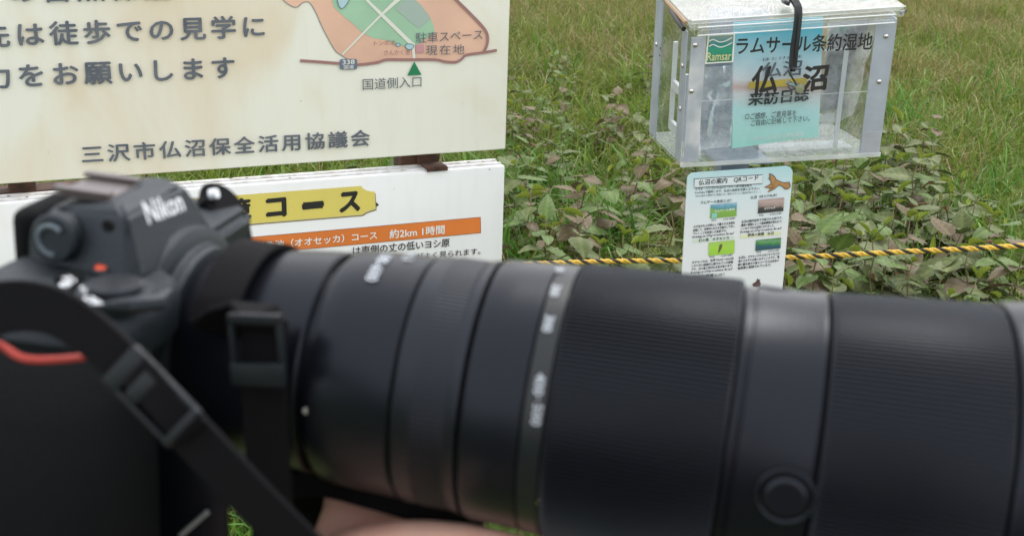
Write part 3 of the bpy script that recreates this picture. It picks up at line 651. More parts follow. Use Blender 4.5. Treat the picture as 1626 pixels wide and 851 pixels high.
    for s, a, b in (('001', (1129, 351.5), (1136.5, 351)), ('2分18秒', (1148, 350), (1167, 348)), ('002', (1204.5, 343.5), (1212, 343)), ('5分23秒', (1222, 342), (1241, 340)),
                    ('003', (1126, 409.5), (1134, 409)), ('2分18秒', (1145, 408), (1163, 406)), ('004', (1200.5, 402), (1208, 401.5)), ('2分16秒', (1219, 400.5), (1237, 398.5))):
        T(s, a, b, 3.6, NK, .0)
    cols = [(1101, 362, 1166.5, 355.5, ['人や生きものが安心して暮らせる未来を', '目指して、世界中の人たちが協力して守っ', 'ていくことを約束した条約です。', 'https://youtu.be/']),
            (1177, 354, 1242, 347.5, ['仏沼は稲作目的で干拓された所です。', '農家の管理によって湿地環境が保たれて、', 'ここならではの自然になりました。', 'https://youtu.be/']),
            (1098.5, 418.5, 1164, 412, ['オオセッカは、世界で2000～3000羽', 'しかいない絶滅が心配されている野鳥', 'です。幻の鳥と呼ばれる訳が有ります。', 'https://youtu.be/']),
            (1172.5, 411, 1237.5, 404, ['仏沼は、オオセッカやコヨシキリなど小', '鳥のさえずりが楽しめるところです。春', '朝に響き渡る小鳥のコーラスは日本の', '音風景に登録されています。'])]
    for x0, y0, x1, y1, L in cols:
        for k, s in enumerate(L):
            fr_ = 1.0 if len(s) > 16 else (0.82 if not s.startswith('http') else 0.62)
            T(s, (x0 - k * .5, y0 + k * 5.6), (x0 + (x1 - x0) * fr_ - k * .5, y0 + (y1 - y0) * fr_ + k * 5.6), 4.2, NK, .02)
    # bird drawing
    BR_ = mat('bird_brown_print', (0.50, 0.26, 0.10), 0.5, var=0.35, vscale=150); BK = mat('bird_outline_print', (0.05, 0.03, 0.02), 0.5)
    bird = [(1221.5, 275.5), (1226, 277), (1230, 281), (1232, 285), (1240, 289), (1246, 290), (1253, 288.8), (1254, 292), (1254.5, 296), (1251, 300), (1246, 300), (1241, 295), (1236, 294), (1229, 300), (1219, 305), (1223, 299), (1213, 297.5), (1224, 292), (1224, 287), (1220, 283), (1222.5, 281)]
    flat(f, root, bird, BR_, -0.0010, 'bird_drawing'); line(f, root, bird + bird[:1], 0.9, BK, -0.0014, 'bird_outline')
    line(f, root, [(1224, 292), (1230, 295), (1223, 299)], .8, BK, -0.0014, 'bird_outline')
    flat(f, root, [(1194, 451), (1200, 447), (1203, 441), (1204, 444), (1207, 443), (1206, 447), (1208, 449), (1206, 455), (1196, 455)], mat('bird_dark_print', (0.10, 0.05, 0.05), 0.5), -0.0012, 'bird_tail_drawing')
make_placard()

# ------------------------------------------------------------------ tiger rope
def make_rope():
    pts = [at_depth(300, 440, 2.62), at_depth(880, 417.5, 2.40), at_depth(1083, 413.5, 2.33), at_depth(1260, 408.5, 2.27), at_depth(1440, 399.5, 2.21), at_depth(1626, 390, 2.16), at_depth(2100, 360, 2.04)]
    P = catmull(pts, 90); O = pts[0].copy()
    root = empty('rope', Matrix.Translation(O), 'yellow and black twisted rope stretched behind the small placard', 'rope')
    S = [0.0]
    for a, b in zip(P, P[1:]): S.append(S[-1] + (b - a).length)
    pitch = 0.083; ro_, rs = 0.0025, 0.0029
    # resample evenly
    n = int(S[-1] / 0.0035); Q = []; j = 0
    for i in range(n + 1):
        s = S[-1] * i / n
        while j < len(S) - 2 and S[j + 1] < s: j += 1
        t_ = (s - S[j]) / (S[j + 1] - S[j]); Q.append((s, P[j].lerp(P[j + 1], min(1, t_)) - O))
    Yl = mat('yellow_rope_fibre', (0.80, 0.50, 0.06), 0.6, var=0.3, vscale=120, bump=0.5, bscale=700); Bl = mat('black_rope_fibre', (0.02, 0.016, 0.013), 0.7, bump=0.5, bscale=700)
    for ph, m, nm in ((0, Yl, 'yellow_strand'), (2.2, Yl, 'yellow_strand'), (4.3, Bl, 'black_strand')):
        C_ = []
        for i, (s, p) in enumerate(Q):
            T_ = (Q[min(i + 1, n)][1] - Q[max(i - 1, 0)][1]).normalized(); U_ = T_.cross(Vector((0, 0, 1))).normalized(); V_ = U_.cross(T_)
            a = -2 * pi * s / pitch * 2.55 + ph
            C_.append(p + U_ * cos(a) * ro_ + V_ * sin(a) * ro_)
        tubeobj(nm, C_, rs, m, root, 8)
make_rope()

# ------------------------------------------------------------------ ground
def make_ground():
    bm = bmesh.new()
    xs = sorted(set([-600, -200, -60, -25] + list(np.linspace(-12, 12, 61)) + [25, 60, 200, 600]))
    ys = sorted(set([-600, -100, -20] + list(np.linspace(-4, 24, 71)) + [35, 60, 150, 600, 1500]))
    g = [[bm.verts.new((x, y, hgt(x, y) if abs(x) < 30 and abs(y) < 60 else 0)) for x in xs] for y in ys]
    for j in range(len(ys) - 1):
        for i in range(len(xs) - 1): bm.faces.new((g[j][i], g[j][i + 1], g[j + 1][i + 1], g[j + 1][i]))
    m = bpy.data.materials.new('meadow_soil'); m.use_nodes = True; t = m.node_tree; b = t.nodes['Principled BSDF']; b.inputs['Roughness'].default_value = 0.95
    tc = t.nodes.new('ShaderNodeTexCoord')
    n1 = t.nodes.new('ShaderNodeTexNoise'); n1.inputs['Scale'].default_value = 9; n1.inputs['Detail'].default_value = 10; n1.inputs['Roughness'].default_value = 0.7
    t.links.new(tc.outputs['Object'], n1.inputs['Vector'])
    r = t.nodes.new('ShaderNodeValToRGB'); cr = r.color_ramp; cr.elements.new(0.5)
    for e, (p, c) in zip(cr.elements, [(0.35, (0.050, 0.075, 0.018)), (0.52, (0.085, 0.11, 0.028)), (0.7, (0.13, 0.125, 0.045))]): e.position = p; e.color = (*c, 1)
    t.links.new(n1.outputs['Fac'], r.inputs[0]); t.links.new(r.outputs[0], b.inputs['Base Color'])
    bp = t.nodes.new('ShaderNodeBump'); bp.inputs['Distance'].default_value = 0.02; t.links.new(n1.outputs['Fac'], bp.inputs['Height']); t.links.new(bp.outputs[0], b.inputs['Normal'])
    o = obj('ground', bm, m); tag(o, 'damp meadow soil under the grass and broad-leaved plants', kind='structure')
make_ground()

def leaf_material(name, attr, rough=0.5, trans=0.25, spec=0.4, vein=False):
    m = bpy.data.materials.new(name); m.use_nodes = True; t = m.node_tree; b = t.nodes['Principled BSDF']; out = t.nodes['Material Output']
    b.inputs['Roughness'].default_value = rough; b.inputs['Specular IOR Level'].default_value = spec
    a = t.nodes.new('ShaderNodeAttribute'); a.attribute_name = attr
    csrc = a.outputs['Color']
    tl = t.nodes.new('ShaderNodeBsdfTranslucent'); mxs = t.nodes.new('ShaderNodeMixShader'); mxs.inputs[0].default_value = trans
    t.links.new(csrc, b.inputs['Base Color']); t.links.new(csrc, tl.inputs[0])
    t.links.new(b.outputs[0], mxs.inputs[1]); t.links.new(tl.outputs[0], mxs.inputs[2]); t.links.new(mxs.outputs[0], out.inputs[0])
    return m
GRASS_M = leaf_material('grass_blade', 'Col', 0.55, 0.3, 0.3)

def blades(name, X, Y, H, W, colr, bend, label, cat, group=None, seed=1, lean=None):
    """numpy-built blades: two quads and a tip triangle each"""
    rng = np.random.default_rng(seed); n = len(X)
    Z0 = np.array([hgt(x, y) for x, y in zip(X, Y)]) - 0.01
    th = rng.uniform(0, 2 * pi, n); fa = rng.uniform(0, 2 * pi, n)
    wx, wy = np.cos(fa) * W / 2, np.sin(fa) * W / 2
    bx, by = np.cos(th) * bend * H, np.sin(th) * bend * H
    if lean is not None: bx += lean[0] * H; by += lean[1] * H
    V = np.zeros((n, 7, 3)); lev = [(0, 1.0), (0.4, 0.95), (0.75, 0.65)]
    for k, (t_, wf) in enumerate(lev):
        cx = X + bx * t_ ** 2; cy = Y + by * t_ ** 2; cz = Z0 + H * (t_ - 0.25 * np.minimum(bend, 1.2) * t_ ** 2)
        V[:, 2 * k] = np.stack([cx - wx * wf, cy - wy * wf, cz], 1); V[:, 2 * k + 1] = np.stack([cx + wx * wf, cy + wy * wf, cz], 1)
    V[:, 6] = np.stack([X + bx, Y + by, Z0 + H * (1 - 0.4 * np.minimum(bend, 1.6))], 1)
    base = (np.arange(n) * 7)[:, None]
    q = np.concatenate([base + np.array([[0, 1, 3, 2]]), base + np.array([[2, 3, 5, 4]])], 1).reshape(-1, 4)
    tr = base + np.array([[4, 5, 6]])
    me = bpy.data.meshes.new(name)
    nq, nt_ = len(q), len(tr)
    me.vertices.add(n * 7); me.vertices.foreach_set('co', V.reshape(-1))
    li = np.concatenate([q.reshape(-1), tr.reshape(-1)]); me.loops.add(len(li)); me.loops.foreach_set('vertex_index', li.astype(np.int32))
    me.polygons.add(nq + nt_)
    st = np.concatenate([np.arange(nq) * 4, nq * 4 + np.arange(nt_) * 3]); me.polygons.foreach_set('loop_start', st.astype(np.int32))
    me.update(calc_edges=True)
    ca = me.color_attributes.new('Col', 'FLOAT_COLOR', 'POINT')
    c = np.ones((n, 7, 4)); c[:, :, :3] = colr[:, None, :]; ca.data.foreach_set('color', c.reshape(-1))
    me.polygons.foreach_set('use_smooth', [True] * len(me.polygons))
    o = link(name, me, GRASS_M); tag(o, label, cat, group, 'stuff'); return o

def pnoise(x, y, s, k): return np.array([noise.noise(Vector((a * s, b * s, k))) for a, b in zip(x, y)])
def grass():
    # a wedge in front of the viewer, denser where it shows larger
    n = 300000
    yy = 1.9 + (21 - 1.9) * RNG.uniform(0, 1, n) ** 1.25
    xx = RNG.uniform(-1, 1, n) * (0.75 + 0.56 * yy)
    # coarse look-up of patchiness
    def lut(s, k):
        G = np.array([[noise.noise(Vector((i * 0.25 * s, j * 0.25 * s, k))) for j in range(100)] for i in range(110)])
        fi = (xx + 13) * 4; fj = yy * 4; i0 = np.clip(fi.astype(int), 0, 108); j0 = np.clip(fj.astype(int), 0, 98); a = fi - i0; b = fj - j0
        return G[i0, j0] * (1 - a) * (1 - b) + G[i0 + 1, j0] * a * (1 - b) + G[i0, j0 + 1] * (1 - a) * b + G[i0 + 1, j0 + 1] * a * b
    p1 = lut(0.7, 2.0); p2 = lut(1.9, 7.0)
    keep = RNG.uniform(0, 1, n) < np.clip(0.8 + p2 * 1.2, 0.25, 1)
    near_r = (xx > 0.6)
    xx, yy, p1, p2 = xx[keep], yy[keep], p1[keep], p2[keep]; n = len(xx)
    strawp = np.clip(0.07 + (yy - 6.0) * 0.05 + p1 * 0.6, 0.04, 0.55)
    u = RNG.uniform(0, 1, n); straw = u < strawp
    g0 = np.array([0.095, 0.155, 0.018]); g1 = np.array([0.20, 0.26, 0.038]); g2 = np.array([0.155, 0.185, 0.04]); s0 = np.array([0.36, 0.29, 0.13]); s1 = np.array([0.22, 0.16, 0.07])
    r = RNG.uniform(0, 1, (n, 1)); r2 = RNG.uniform(0, 1, (n, 1))
    c = (g0 * (1 - r) + g1 * r); far = np.clip((yy - 6.5) / 6, 0, 1)[:, None] * np.clip(0.5 + p1[:, None], 0, 1)
    c = c * (1 - far) + g2 * far
    c[straw] = (s0 * (1 - r) + s1 * r)[straw]
    c *= (0.8 + 0.4 * r2)
    H = RNG.uniform(0.12, 0.31, n) * (1 + 0.45 * p2); H[straw] *= 1.15
    H *= np.where(yy < 5.6, 0.85, 1.0)
    Wd = RNG.uniform(0.0055, 0.0115, n); Wd[straw] *= 0.6
    bend = RNG.uniform(0.1, 1.15, n)
    blades('meadow_grass', xx, yy, H, Wd, c, bend, 'green and straw-coloured meadow grass covering the ground', 'grass', seed=3)
grass()
# ------------------------------------------------------------------ broad grass tufts and dead stalks (mass)
def in_px(x, y, z):
    a, b, d = project((x, y, z)); return a, b
def tufts():
    spots = []
    # (px, py of the tuft's middle, spread in px, number)
    zones = [(822, 290, 28, 150), (980, 385, 30, 190), (1000, 340, 26, 110), (880, 320, 50, 150), (1400, 370, 90, 160), (870, 190, 60, 90), (950, 120, 80, 110), (1020, 215, 30, 60), (1240, 300, 20, 30), (1500, 190, 90, 170), (1590, 300, 50, 190), (1600, 400, 40, 110), (1440, 330, 40, 40),
             (1330, 250, 50, 80), (830, 400, 30, 60), (900, 380, 30, 40), (1560, 120, 70, 100), (1450, 170, 40, 100), (700, 255, 60, 60), (350, 270, 120, 90), (560, 262, 80, 60), (425, 870, 30, 120), (765, 880, 30, 90), (120, 290, 60, 40)]
    X, Y, H, W_, C = [], [], [], [], []
    rng = np.random.default_rng(5)
    for px, py, s, n in zones:
        for k in range(max(3, n // 11)):
            cx, cy = px + rng.normal(0, s), py + rng.normal(0, s * .45)
            p = at_z(cx, cy, 0.12)
            if p.y < 1.9 or p.y > 12: continue
            hue = rng.uniform(0, 1)
            for q in range(13):
                a, r = rng.uniform(0, 2 * pi), abs(rng.normal(0, .035))
                X.append(p.x + r * cos(a)); Y.append(p.y + r * sin(a)); H.append(rng.uniform(.18, .40)); W_.append(rng.uniform(.007, .013))
                g = np.array([0.055, 0.165, 0.02]) * (1 - hue) + np.array([0.14, 0.26, 0.04]) * hue
                C.append(g * rng.uniform(.75, 1.25))
    blades('tall_grass', np.array(X), np.array(Y), np.array(H), np.array(W_), np.array(C), rng.uniform(.15, 1.0, len(X)), 'tufts of taller fresh green grass among the broad leaves', 'grass', seed=9)
    # dead straw stalks
    n = 1900; yy = 3.2 + 9 * rng.uniform(0, 1, n) ** 1.1; xx = rng.uniform(-.3, 1, n) * (0.75 + 0.5 * yy)
    c = np.array([0.42, 0.34, 0.20])[None] * rng.uniform(.6, 1.15, (n, 1))
    blades('dead_grass', xx, yy, rng.uniform(.16, .38, n), rng.uniform(.003, .0065, n), c, rng.uniform(.2, 2.4, n), 'dry straw stalks standing and lying in the meadow', 'grass', seed=10)
    # small bright green weeds at ground level
    n = 9000; yy = 3.0 + 4.5 * rng.uniform(0, 1, n) ** 1.1; xx = rng.uniform(-.6, 1, n) * (0.6 + 0.47 * yy)
    c = np.array([0.09, 0.22, 0.03])[None] * rng.uniform(.6, 1.3, (n, 1))
    blades('low_weeds', xx, yy, rng.uniform(.05, .13, n), rng.uniform(.012, .022, n), c, rng.uniform(.8, 2.0, n), 'small bright green weeds low among the stems', 'weeds', seed=12)
tufts()

# ------------------------------------------------------------------ broad-leaved plants
def leaf_mesh(name, length, width, fold, droop, col, colv, roll=0.0, seed=0):
    r = random.Random(seed); nx, ny = 6, 12; vs = []; cols = []
    for j in range(ny + 1):
        t_ = j / ny
        wv = width * (sin(pi * min(1, t_ * 1.0) ** 0.62) ** 0.85) * (1 - 0.15 * t_) if 0 < t_ < 1 else 0.0015
        for i in range(nx + 1):
            s = i / nx * 2 - 1
            rib = 0.0028 * math.sin(t_ * 34 - abs(s) * 7) * (1 - abs(s) * .4) * (1 if 0.05 < t_ < .95 else 0)
            x = s * wv / 2 * (1 - roll * .6); z = fold * abs(s) * wv / 2 + roll * abs(s) ** 2 * wv * .6 - droop * length * t_ ** 2 + rib + 0.004 * math.sin(t_ * 5 + s * 3 + seed) * abs(s)
            vs.append((x, length * (t_ - 0.1 * droop * t_ * t_), z))
            k = .98 * 1.5 if abs(s) < .1 else .98 * (1 + 0.22 * math.sin(t_ * 34 - abs(s) * 7)); q = noise.noise(Vector((s * 1.5 + seed, t_ * 3, seed * 1.7))) * .5 + .5
            cols.append(tuple(min(1, (a * (1 - q) + b * q) * k) for a, b in zip(col, colv)) + (1,))
    fs = [(j * (nx + 1) + i, j * (nx + 1) + i + 1, (j + 1) * (nx + 1) + i + 1, (j + 1) * (nx + 1) + i) for j in range(ny) for i in range(nx)]
    me = bpy.data.meshes.new(name); me.from_pydata(vs, [], fs); me.update()
    ca = me.color_attributes.new('Col', 'FLOAT_COLOR', 'POINT'); ca.data.foreach_set('color', np.array(cols).reshape(-1))
    me.polygons.foreach_set('use_smooth', [True] * len(fs)); me.materials.append(LEAF_M); return me
LEAF_M = leaf_material('broad_leaf', 'Col', 0.55, 0.14, 0.3)
OL, PU, GR, YG = ((0.080, 0.115, 0.030), (0.115, 0.13, 0.045)), ((0.125, 0.080, 0.050), (0.115, 0.105, 0.046)), ((0.07, 0.13, 0.028), (0.11, 0.155, 0.04)), ((0.24, 0.29, 0.035), (0.19, 0.25, 0.04))
RD = ((0.16, 0.055, 0.03), (0.14, 0.10, 0.04))
LEAVES = {'olive': [leaf_mesh('leaf', .108, .078, .10, .16, *OL, seed=1), leaf_mesh('leaf', .094, .070, .05, .25, *OL, seed=2), leaf_mesh('leaf', .122, .084, .14, .12, *OL, seed=3), leaf_mesh('leaf', .086, .062, .25, .35, *OL, seed=9)],
          'purple': [leaf_mesh('leaf', .102, .074, .1, .2, *PU, seed=4), leaf_mesh('leaf', .085, .060, .2, .2, *PU, seed=5), leaf_mesh('leaf', .115, .082, .08, .3, *PU, seed=10)],
          'green': [leaf_mesh('leaf', .10, .062, .12, .2, *GR, seed=6), leaf_mesh('leaf', .118, .070, .1, .26, *GR, seed=11)],
          'young': [leaf_mesh('leaf', .085, .034, .6, .15, *YG, roll=.6, seed=7), leaf_mesh('leaf', .06, .026, .9, .35, *YG, roll=.8, seed=8)],
          'red': [leaf_mesh('leaf', .05, .03, .6, .6, *RD, roll=.3, seed=12)]}
STEM_M = mat('reddish_stem', (0.12, 0.06, 0.035), 0.6, var=0.4, vscale=30, col2=(0.13, 0.13, 0.04))
def stem_mesh(h, seed, nod):
    r = random.Random(seed); bm = bmesh.new(); P = []; dx, dy = r.uniform(-.10, .10) * h, r.uniform(-.10, .10) * h
    for k in range(nod + 1):
        t_ = k / nod; P.append(Vector((dx * t_ + (.006 if k % 2 else -.006), dy * t_ + r.uniform(-.004, .004), h * t_)))
    add_tube(bm, P, [0.0046 * (1 - .6 * k / nod) for k in range(nod + 1)], 6)
    me = bpy.data.meshes.new('stem'); bm.to_mesh(me); bm.free(); me.materials.append(STEM_M)
    me.polygons.foreach_set('use_smooth', [True] * len(me.polygons)); return me, P
STEMS = [stem_mesh(h, s, n) for s, (h, n) in enumerate([(.26, 5), (.33, 6), (.39, 6), (.22, 4), (.30, 5), (.42, 7)])]
def plant(x, y, kind, label, group, si=None, sc=1.0, nleaf=None):
    si = random.randrange(len(STEMS)) if si is None else si; sm, P = STEMS[si]
    M = Matrix.Translation((x, y, hgt(x, y))) @ Matrix.Rotation(random.uniform(0, 2 * pi), 4, 'Z') @ Matrix.Rotation(random.uniform(0, .16), 4, 'X') @ Matrix.Scale(sc, 4)
    root = empty('broadleaf_plant', M, label, 'plant', group)
    st = bpy.data.objects.new('stem', sm); COL.objects.link(st); st.parent = root
    az = random.uniform(0, 2 * pi); first = max(1, len(P) // 3)
    for k in range(first, len(P)):
        top = k == len(P) - 1; t_ = k / (len(P) - 1)
        for q in range(2 if (not top or random.random() < .7) else 1):
            az += 2.5 + random.uniform(-.5, .5)
            if top: fam = 'young' if random.random() < .5 else kind
            else: fam = kind if random.random() < .72 else random.choice(['olive', 'green', 'green', 'olive', 'purple'])
            if random.random() < .03: fam = 'red'
            me = random.choice(LEAVES[fam]); o = bpy.data.objects.new('leaf', me); COL.objects.link(o); o.parent = root
            tilt = random.uniform(-.22, .14) if not top else random.uniform(.3, 1.1)
            s = (0.80 + .35 * (1 - abs(t_ - .6))) * random.uniform(.6, 1.15)
            pet = 0.018
            o.matrix_local = Matrix.Translation(P[k]) @ Matrix.Rotation(az, 4, 'Z') @ Matrix.Rotation(tilt, 4, 'X') @ Matrix.Translation((0, pet * .2, 0)) @ Matrix.Rotation(random.uniform(-.35, .35), 4, 'Y') @ Matrix.Scale(s, 4)
    return root
def scatter_plants():
    zones = [  # px0, py0, px1, py1 of the leaf tops, how many, where (for the label)
        (812, 70, 1040, 150, 13, 'in far grass between map board and box'),
        (806, 160, 1050, 262, 38, 'between map board and clear box'),
        (806, 262, 1084, 350, 25, 'left of the notice, behind the rope'),
        (806, 350, 1090, 440, 17, 'left of the notice by the rope'),
        (1060, 215, 1290, 290, 22, 'under the clear box'),
        (1250, 262, 1500, 345, 38, 'beyond the rope, right of the notice'),
        (1250, 345, 1545, 400, 32, 'just behind the rope, right of the notice'),
        (1400, 228, 1500, 268, 7, 'right of the clear box'),
        (1500, 300, 1625, 400, 7, 'in grass at far right'),
        (1240, 400, 1626, 480, 46, 'in front of the rope at the right'),
        (560, 235, 720, 275, 5, 'in the gap between the boards'),
        (0, 285, 240, 300, 5, 'behind the camera in the boards gap')]
    kinds = ['olive', 'purple', 'green']
    word = {'olive': 'dull olive', 'purple': 'purple-tinged', 'green': 'fresh green'}
    for i, (x0, y0, x1, y1, n, where) in enumerate(zones):
        done = []; tries = 0
        while len(done) < n and tries < 4000:
            tries += 1
            px, py = random.uniform(x0, x1), random.uniform(y0, y1)
            if 1500 < px and random.random() < .35: continue
            h = .27; p = at_z(px, py, h)
            if any((p.x - a) ** 2 + (p.y - b) ** 2 < .0045 for a, b in done): continue
            done.append((p.x, p.y))
        for (x, y) in done:
            kd = random.choices(kinds, (.52, .22, .26))[0]
            a_, b_, _z = project((x, y, .24)); fx, fy = (a_ - x0) / (x1 - x0), (b_ - y0) / (y1 - y0)
            sub_ = ('far' if fy < .34 else 'middle' if fy < .67 else 'near') + (' left' if fx < .34 else ' centre' if fx < .67 else ' right')
            plant(x, y, kd, '%s broad-leaved plant %s, %s' % (word[kd], where, sub_), '%s broad-leaved plants %s' % (word[kd], where), sc=random.uniform(.82, 1.15) * (.78 if i < 2 else .92))
    # the tall leaning one right of the box, with its own thick reddish stem
    p = at_z(1470, 300, .2)
    root = plant(p.x, p.y, 'olive', 'tall leaning plant with thick bare brown stem, right of the clear box', None, si=5, sc=.95)
scatter_plants()

# ------------------------------------------------------------------ the camera with its long zoom lens
AX0 = Vector(((500 - CX) / FPX * .44, -(570 - CY) / FPX * .44, -.44)); AX1 = Vector(((1500 - CX) / FPX * .40, -(733 - CY) / FPX * .40, -.40))
_d = (AX1 - AX0).normalized(); _u = Vector((0, .945, .32)); _u = (_u - _d * _u.dot(_d)).normalized(); _y = _u.cross(_d)
LM = Matrix((CR @ _d, CR @ _y, CR @ _u)).transposed().to_4x4(); LM.translation = CO + CR @ AX0      # x to the front of the lens, y away, z up
LI = LM.inverted()
def L(px, py, ax, val):
    o = LI @ CO; r = (LI.to_3x3() @ wray(px, py)); t = (val - o[ax]) / r[ax]; return o + r * t
def Ld(px, py, d): return LI @ at_depth(px, py, d)
def Lcyl(px, py, R):
    o = LI @ CO; r = LI.to_3x3() @ wray(px, py)
    a = r.y ** 2 + r.z ** 2; b = 2 * (o.y * r.y + o.z * r.z); c = o.y ** 2 + o.z ** 2 - R * R
    disc = max(0, b * b - 4 * a * c); t = (-b - math.sqrt(disc)) / (2 * a); p = o + r * t; return p.x, math.atan2(p.y, p.z)   # position along, angle from the top (negative is near)
def text3(s, O, X, Y_, h, m, parent, name='lettering', bold=.02, lift=0.0):
    vs, fs = text_mesh(s, 2); y0, y1 = vs[:, 1].min(), vs[:, 1].max(); k = h / (y1 - y0); X = Vector(X).normalized(); Y_ = Vector(Y_).normalized(); out = []; faces = []
    N = X.cross(Y_)
    for q, (sx, sy) in enumerate([(0, 0), (-bold, 0), (bold, 0), (0, bold), (0, -bold)]):
        out += [Vector(O) + X * (v[0] + sx - vs[:, 0].min()) * k + Y_ * (v[1] + sy - y0) * k + N * (lift + q * 3e-5) for v in vs]; faces += [tuple(i + q * len(vs) for i in f) for f in fs]
    return pyobj(name, out, faces, m, parent)
def textcyl(s, x, a, R, h, m, parent, name='lettering', bold=.03):
    """lettering round the barrel: reads towards the near side, tops of the figures to the front"""
    vs, fs = text_mesh(s, 2); y0, y1 = vs[:, 1].min(), vs[:, 1].max(); k = h / (y1 - y0); w_ = (vs[:, 0].max() - vs[:, 0].min()) * k; out = []; faces = []
    for q, (sx, sy) in enumerate([(0, 0), (-bold, 0), (bold, 0)]):
        for v in vs:
            aa = a - ((v[0] + sx - vs[:, 0].min()) * k - w_ / 2) / R; xx = x + (v[1] + sy - y0) * k - h / 2; rr = R + 2e-4 + q * 3e-5
            out.append((xx, rr * sin(aa), rr * cos(aa)))
        faces += [tuple(i + q * len(vs) for i in f) for f in fs]
    return pyobj(name, out, faces, m, parent)

def make_camera():
    root = empty('camera', LM, 'black mirrorless camera with strap and long zoom lens, held across the front of the view', 'camera')
    BODY = mat('black_magnesium', (0.009, 0.013, 0.0155), 0.50, bump=0.25, bscale=900, spec=.45); GRIP = mat('black_grip_rubber', (0.005, 0.006, 0.007), 0.72, bump=0.5, bscale=1100, spec=.1)
    LB = mat('satin_black_barrel', (0.0050, 0.0060, 0.0090), 0.31, bump=0.08, bscale=1200, spec=.27); LR = mat('black_ribbed_rubber', (0.0040, 0.0050, 0.0078), 0.40, spec=.38); GAP = mat('black_gap', (0.004, 0.004, 0.005), 0.8, spec=.2)
    for q in (LB, LR, BODY): q.node_tree.nodes['Principled BSDF'].inputs['Specular Tint'].default_value = (.80, .87, 1, 1)
    WT = mat('white_marking', (0.80, 0.83, 0.86), 0.5); RED = mat('red_accent', (0.36, 0.03, 0.02), 0.45); GLS = mat('dark_coated_glass', (0.01, 0.014, 0.02), 0.05, spec=.8)
    # ---- body
    bm = bmesh.new()
    plan = [(-.100, -.050), (-.096, -.060), (-.060, -.062), (-.052, -.045), (-.052, .062), (-.060, .070), (-.092, .070), (-.100, .060)]
    a = [bm.verts.new((x, y, -.088)) for x, y in plan]; b = [bm.verts.new((x, y, .034)) for x, y in plan]
    bm.faces.new(a[::-1]); bm.faces.new(b); n = len(plan)
    for i in range(n): bm.faces.new((a[i], a[(i + 1) % n], b[(i + 1) % n], b[i]))
    bmesh.ops.bevel(bm, geom=bm.edges[:], offset=.004, segments=3, affect='EDGES')
    body = obj('body', bm, BODY, root, True)
    # grip: a rounded column leaning forward on the near side
    def loft(name, secs, m, parent, n=40):
        bm = bmesh.new(); rings = []
        for z, cx, cy, rx, ry, ex in secs:
            ring = []
            for k in range(n):
                t_ = 2 * pi * k / n; c, s = cos(t_), sin(t_)
                ring.append(bm.verts.new((cx + rx * math.copysign(abs(c) ** (2 / ex), c), cy + ry * math.copysign(abs(s) ** (2 / ex), s), z)))
            rings.append(ring)
        for i in range(len(rings) - 1):
            for j in range(n): bm.faces.new((rings[i][j], rings[i][(j + 1) % n], rings[i + 1][(j + 1) % n], rings[i + 1][j]))
        bm.faces.new(rings[0][::-1]); bm.faces.new(rings[-1]); return obj(name, bm, m, parent, True)
    loft('grip', [(-.112, -.072, -.074, .040, .030, 3.2), (-.06, -.072, -.076, .041, .031, 3.2), (-.02, -.071, -.075, .040, .030, 3.2), (.010, -.070, -.070, .037, .026, 3.0), (.020, -.069, -.064, .034, .020, 2.8), (.026, -.069, -.060, .030, .016, 2.6)], GRIP, root)
    loft('top_deck', [(.018, -.071, -.046, .033, .030, 3.0), (.027, -.071, -.046, .034, .031, 3.0), (.033, -.070, -.045, .032, .028, 3.0), (.0362, -.070, -.044, .029, .024, 3.0)], BODY, body)
    # viewfinder hump
    bm = bmesh.new()
    for p in [(-.097, -.031, .022), (-.097, -.029, .044), (-.091, -.022, .0530), (-.094, .018, .0530), (-.100, .024, .022), (-.088, -.027, .0545), (-.088, .012, .0545), (-.064, -.025, .0590), (-.066, .012, .0590), (-.050, -.036, .036), (-.050, .024, .034), (-.054, -.040, .026), (-.066, -.041, .022), (-.058, -.030, .0560), (-.058, .014, .0560), (-.091, -.035, .022)]:
        bm.verts.new(p)
    bmesh.ops.convex_hull(bm, input=bm.verts[:]); bmesh.ops.dissolve_limit(bm, angle_limit=radians(6), verts=bm.verts[:], edges=bm.edges[:])
    bmesh.ops.bevel(bm, geom=bm.edges[:], offset=.0028, segments=3, affect='EDGES', clamp_overlap=True)
    hump = obj('viewfinder_hump', bm, BODY, root, True)
    boxobj('hot_shoe', (-.080, -.010, .0578), (.020, .022, .002), mat('grey_metal_shoe', (0.13, 0.11, 0.11), .35, .5), hump, .0008, 1)
    boxobj('hot_shoe_rail', (-.080, -.020, .0600), (.022, .004, .0016), mat('grey_metal_shoe', (0.3, 0.3, 0.3)), hump, .0004, 1); boxobj('hot_shoe_rail', (-.080, .0, .0600), (.022, .004, .0016), mat('grey_metal_shoe', (0.3, 0.3, 0.3)), hump, .0004, 1)
    # eyecup
    bm = bmesh.new(); add_box(bm, (-.1025, -.003, .0350), (.0110, .044, .032), .0055, 4); obj('eyecup', bm, GRIP, hump, True)
    c = L(92, 376, 1, -.0330); bm = bmesh.new(); add_lathe(bm, [(-.004, .0085), (.003, .0085), (.0038, .0075), (.0038, 0.0001)], n=32, axis='Z', rot=Vector((0, -1, .1)).to_track_quat('Z', 'Y').to_matrix(), c=c); dk = obj('diopter_dial', bm, BODY, hump, True)
    bm = bmesh.new(); add_tube(bm, [c + Vector((.0052 * cos(a), -.0042, .0052 * sin(a) )) for a in np.linspace(.8, 4.9, 14)], .0009, 6); obj('dial_mark', bm, mat('grey_marking', (0.10, 0.13, 0.15), .5), dk, True)
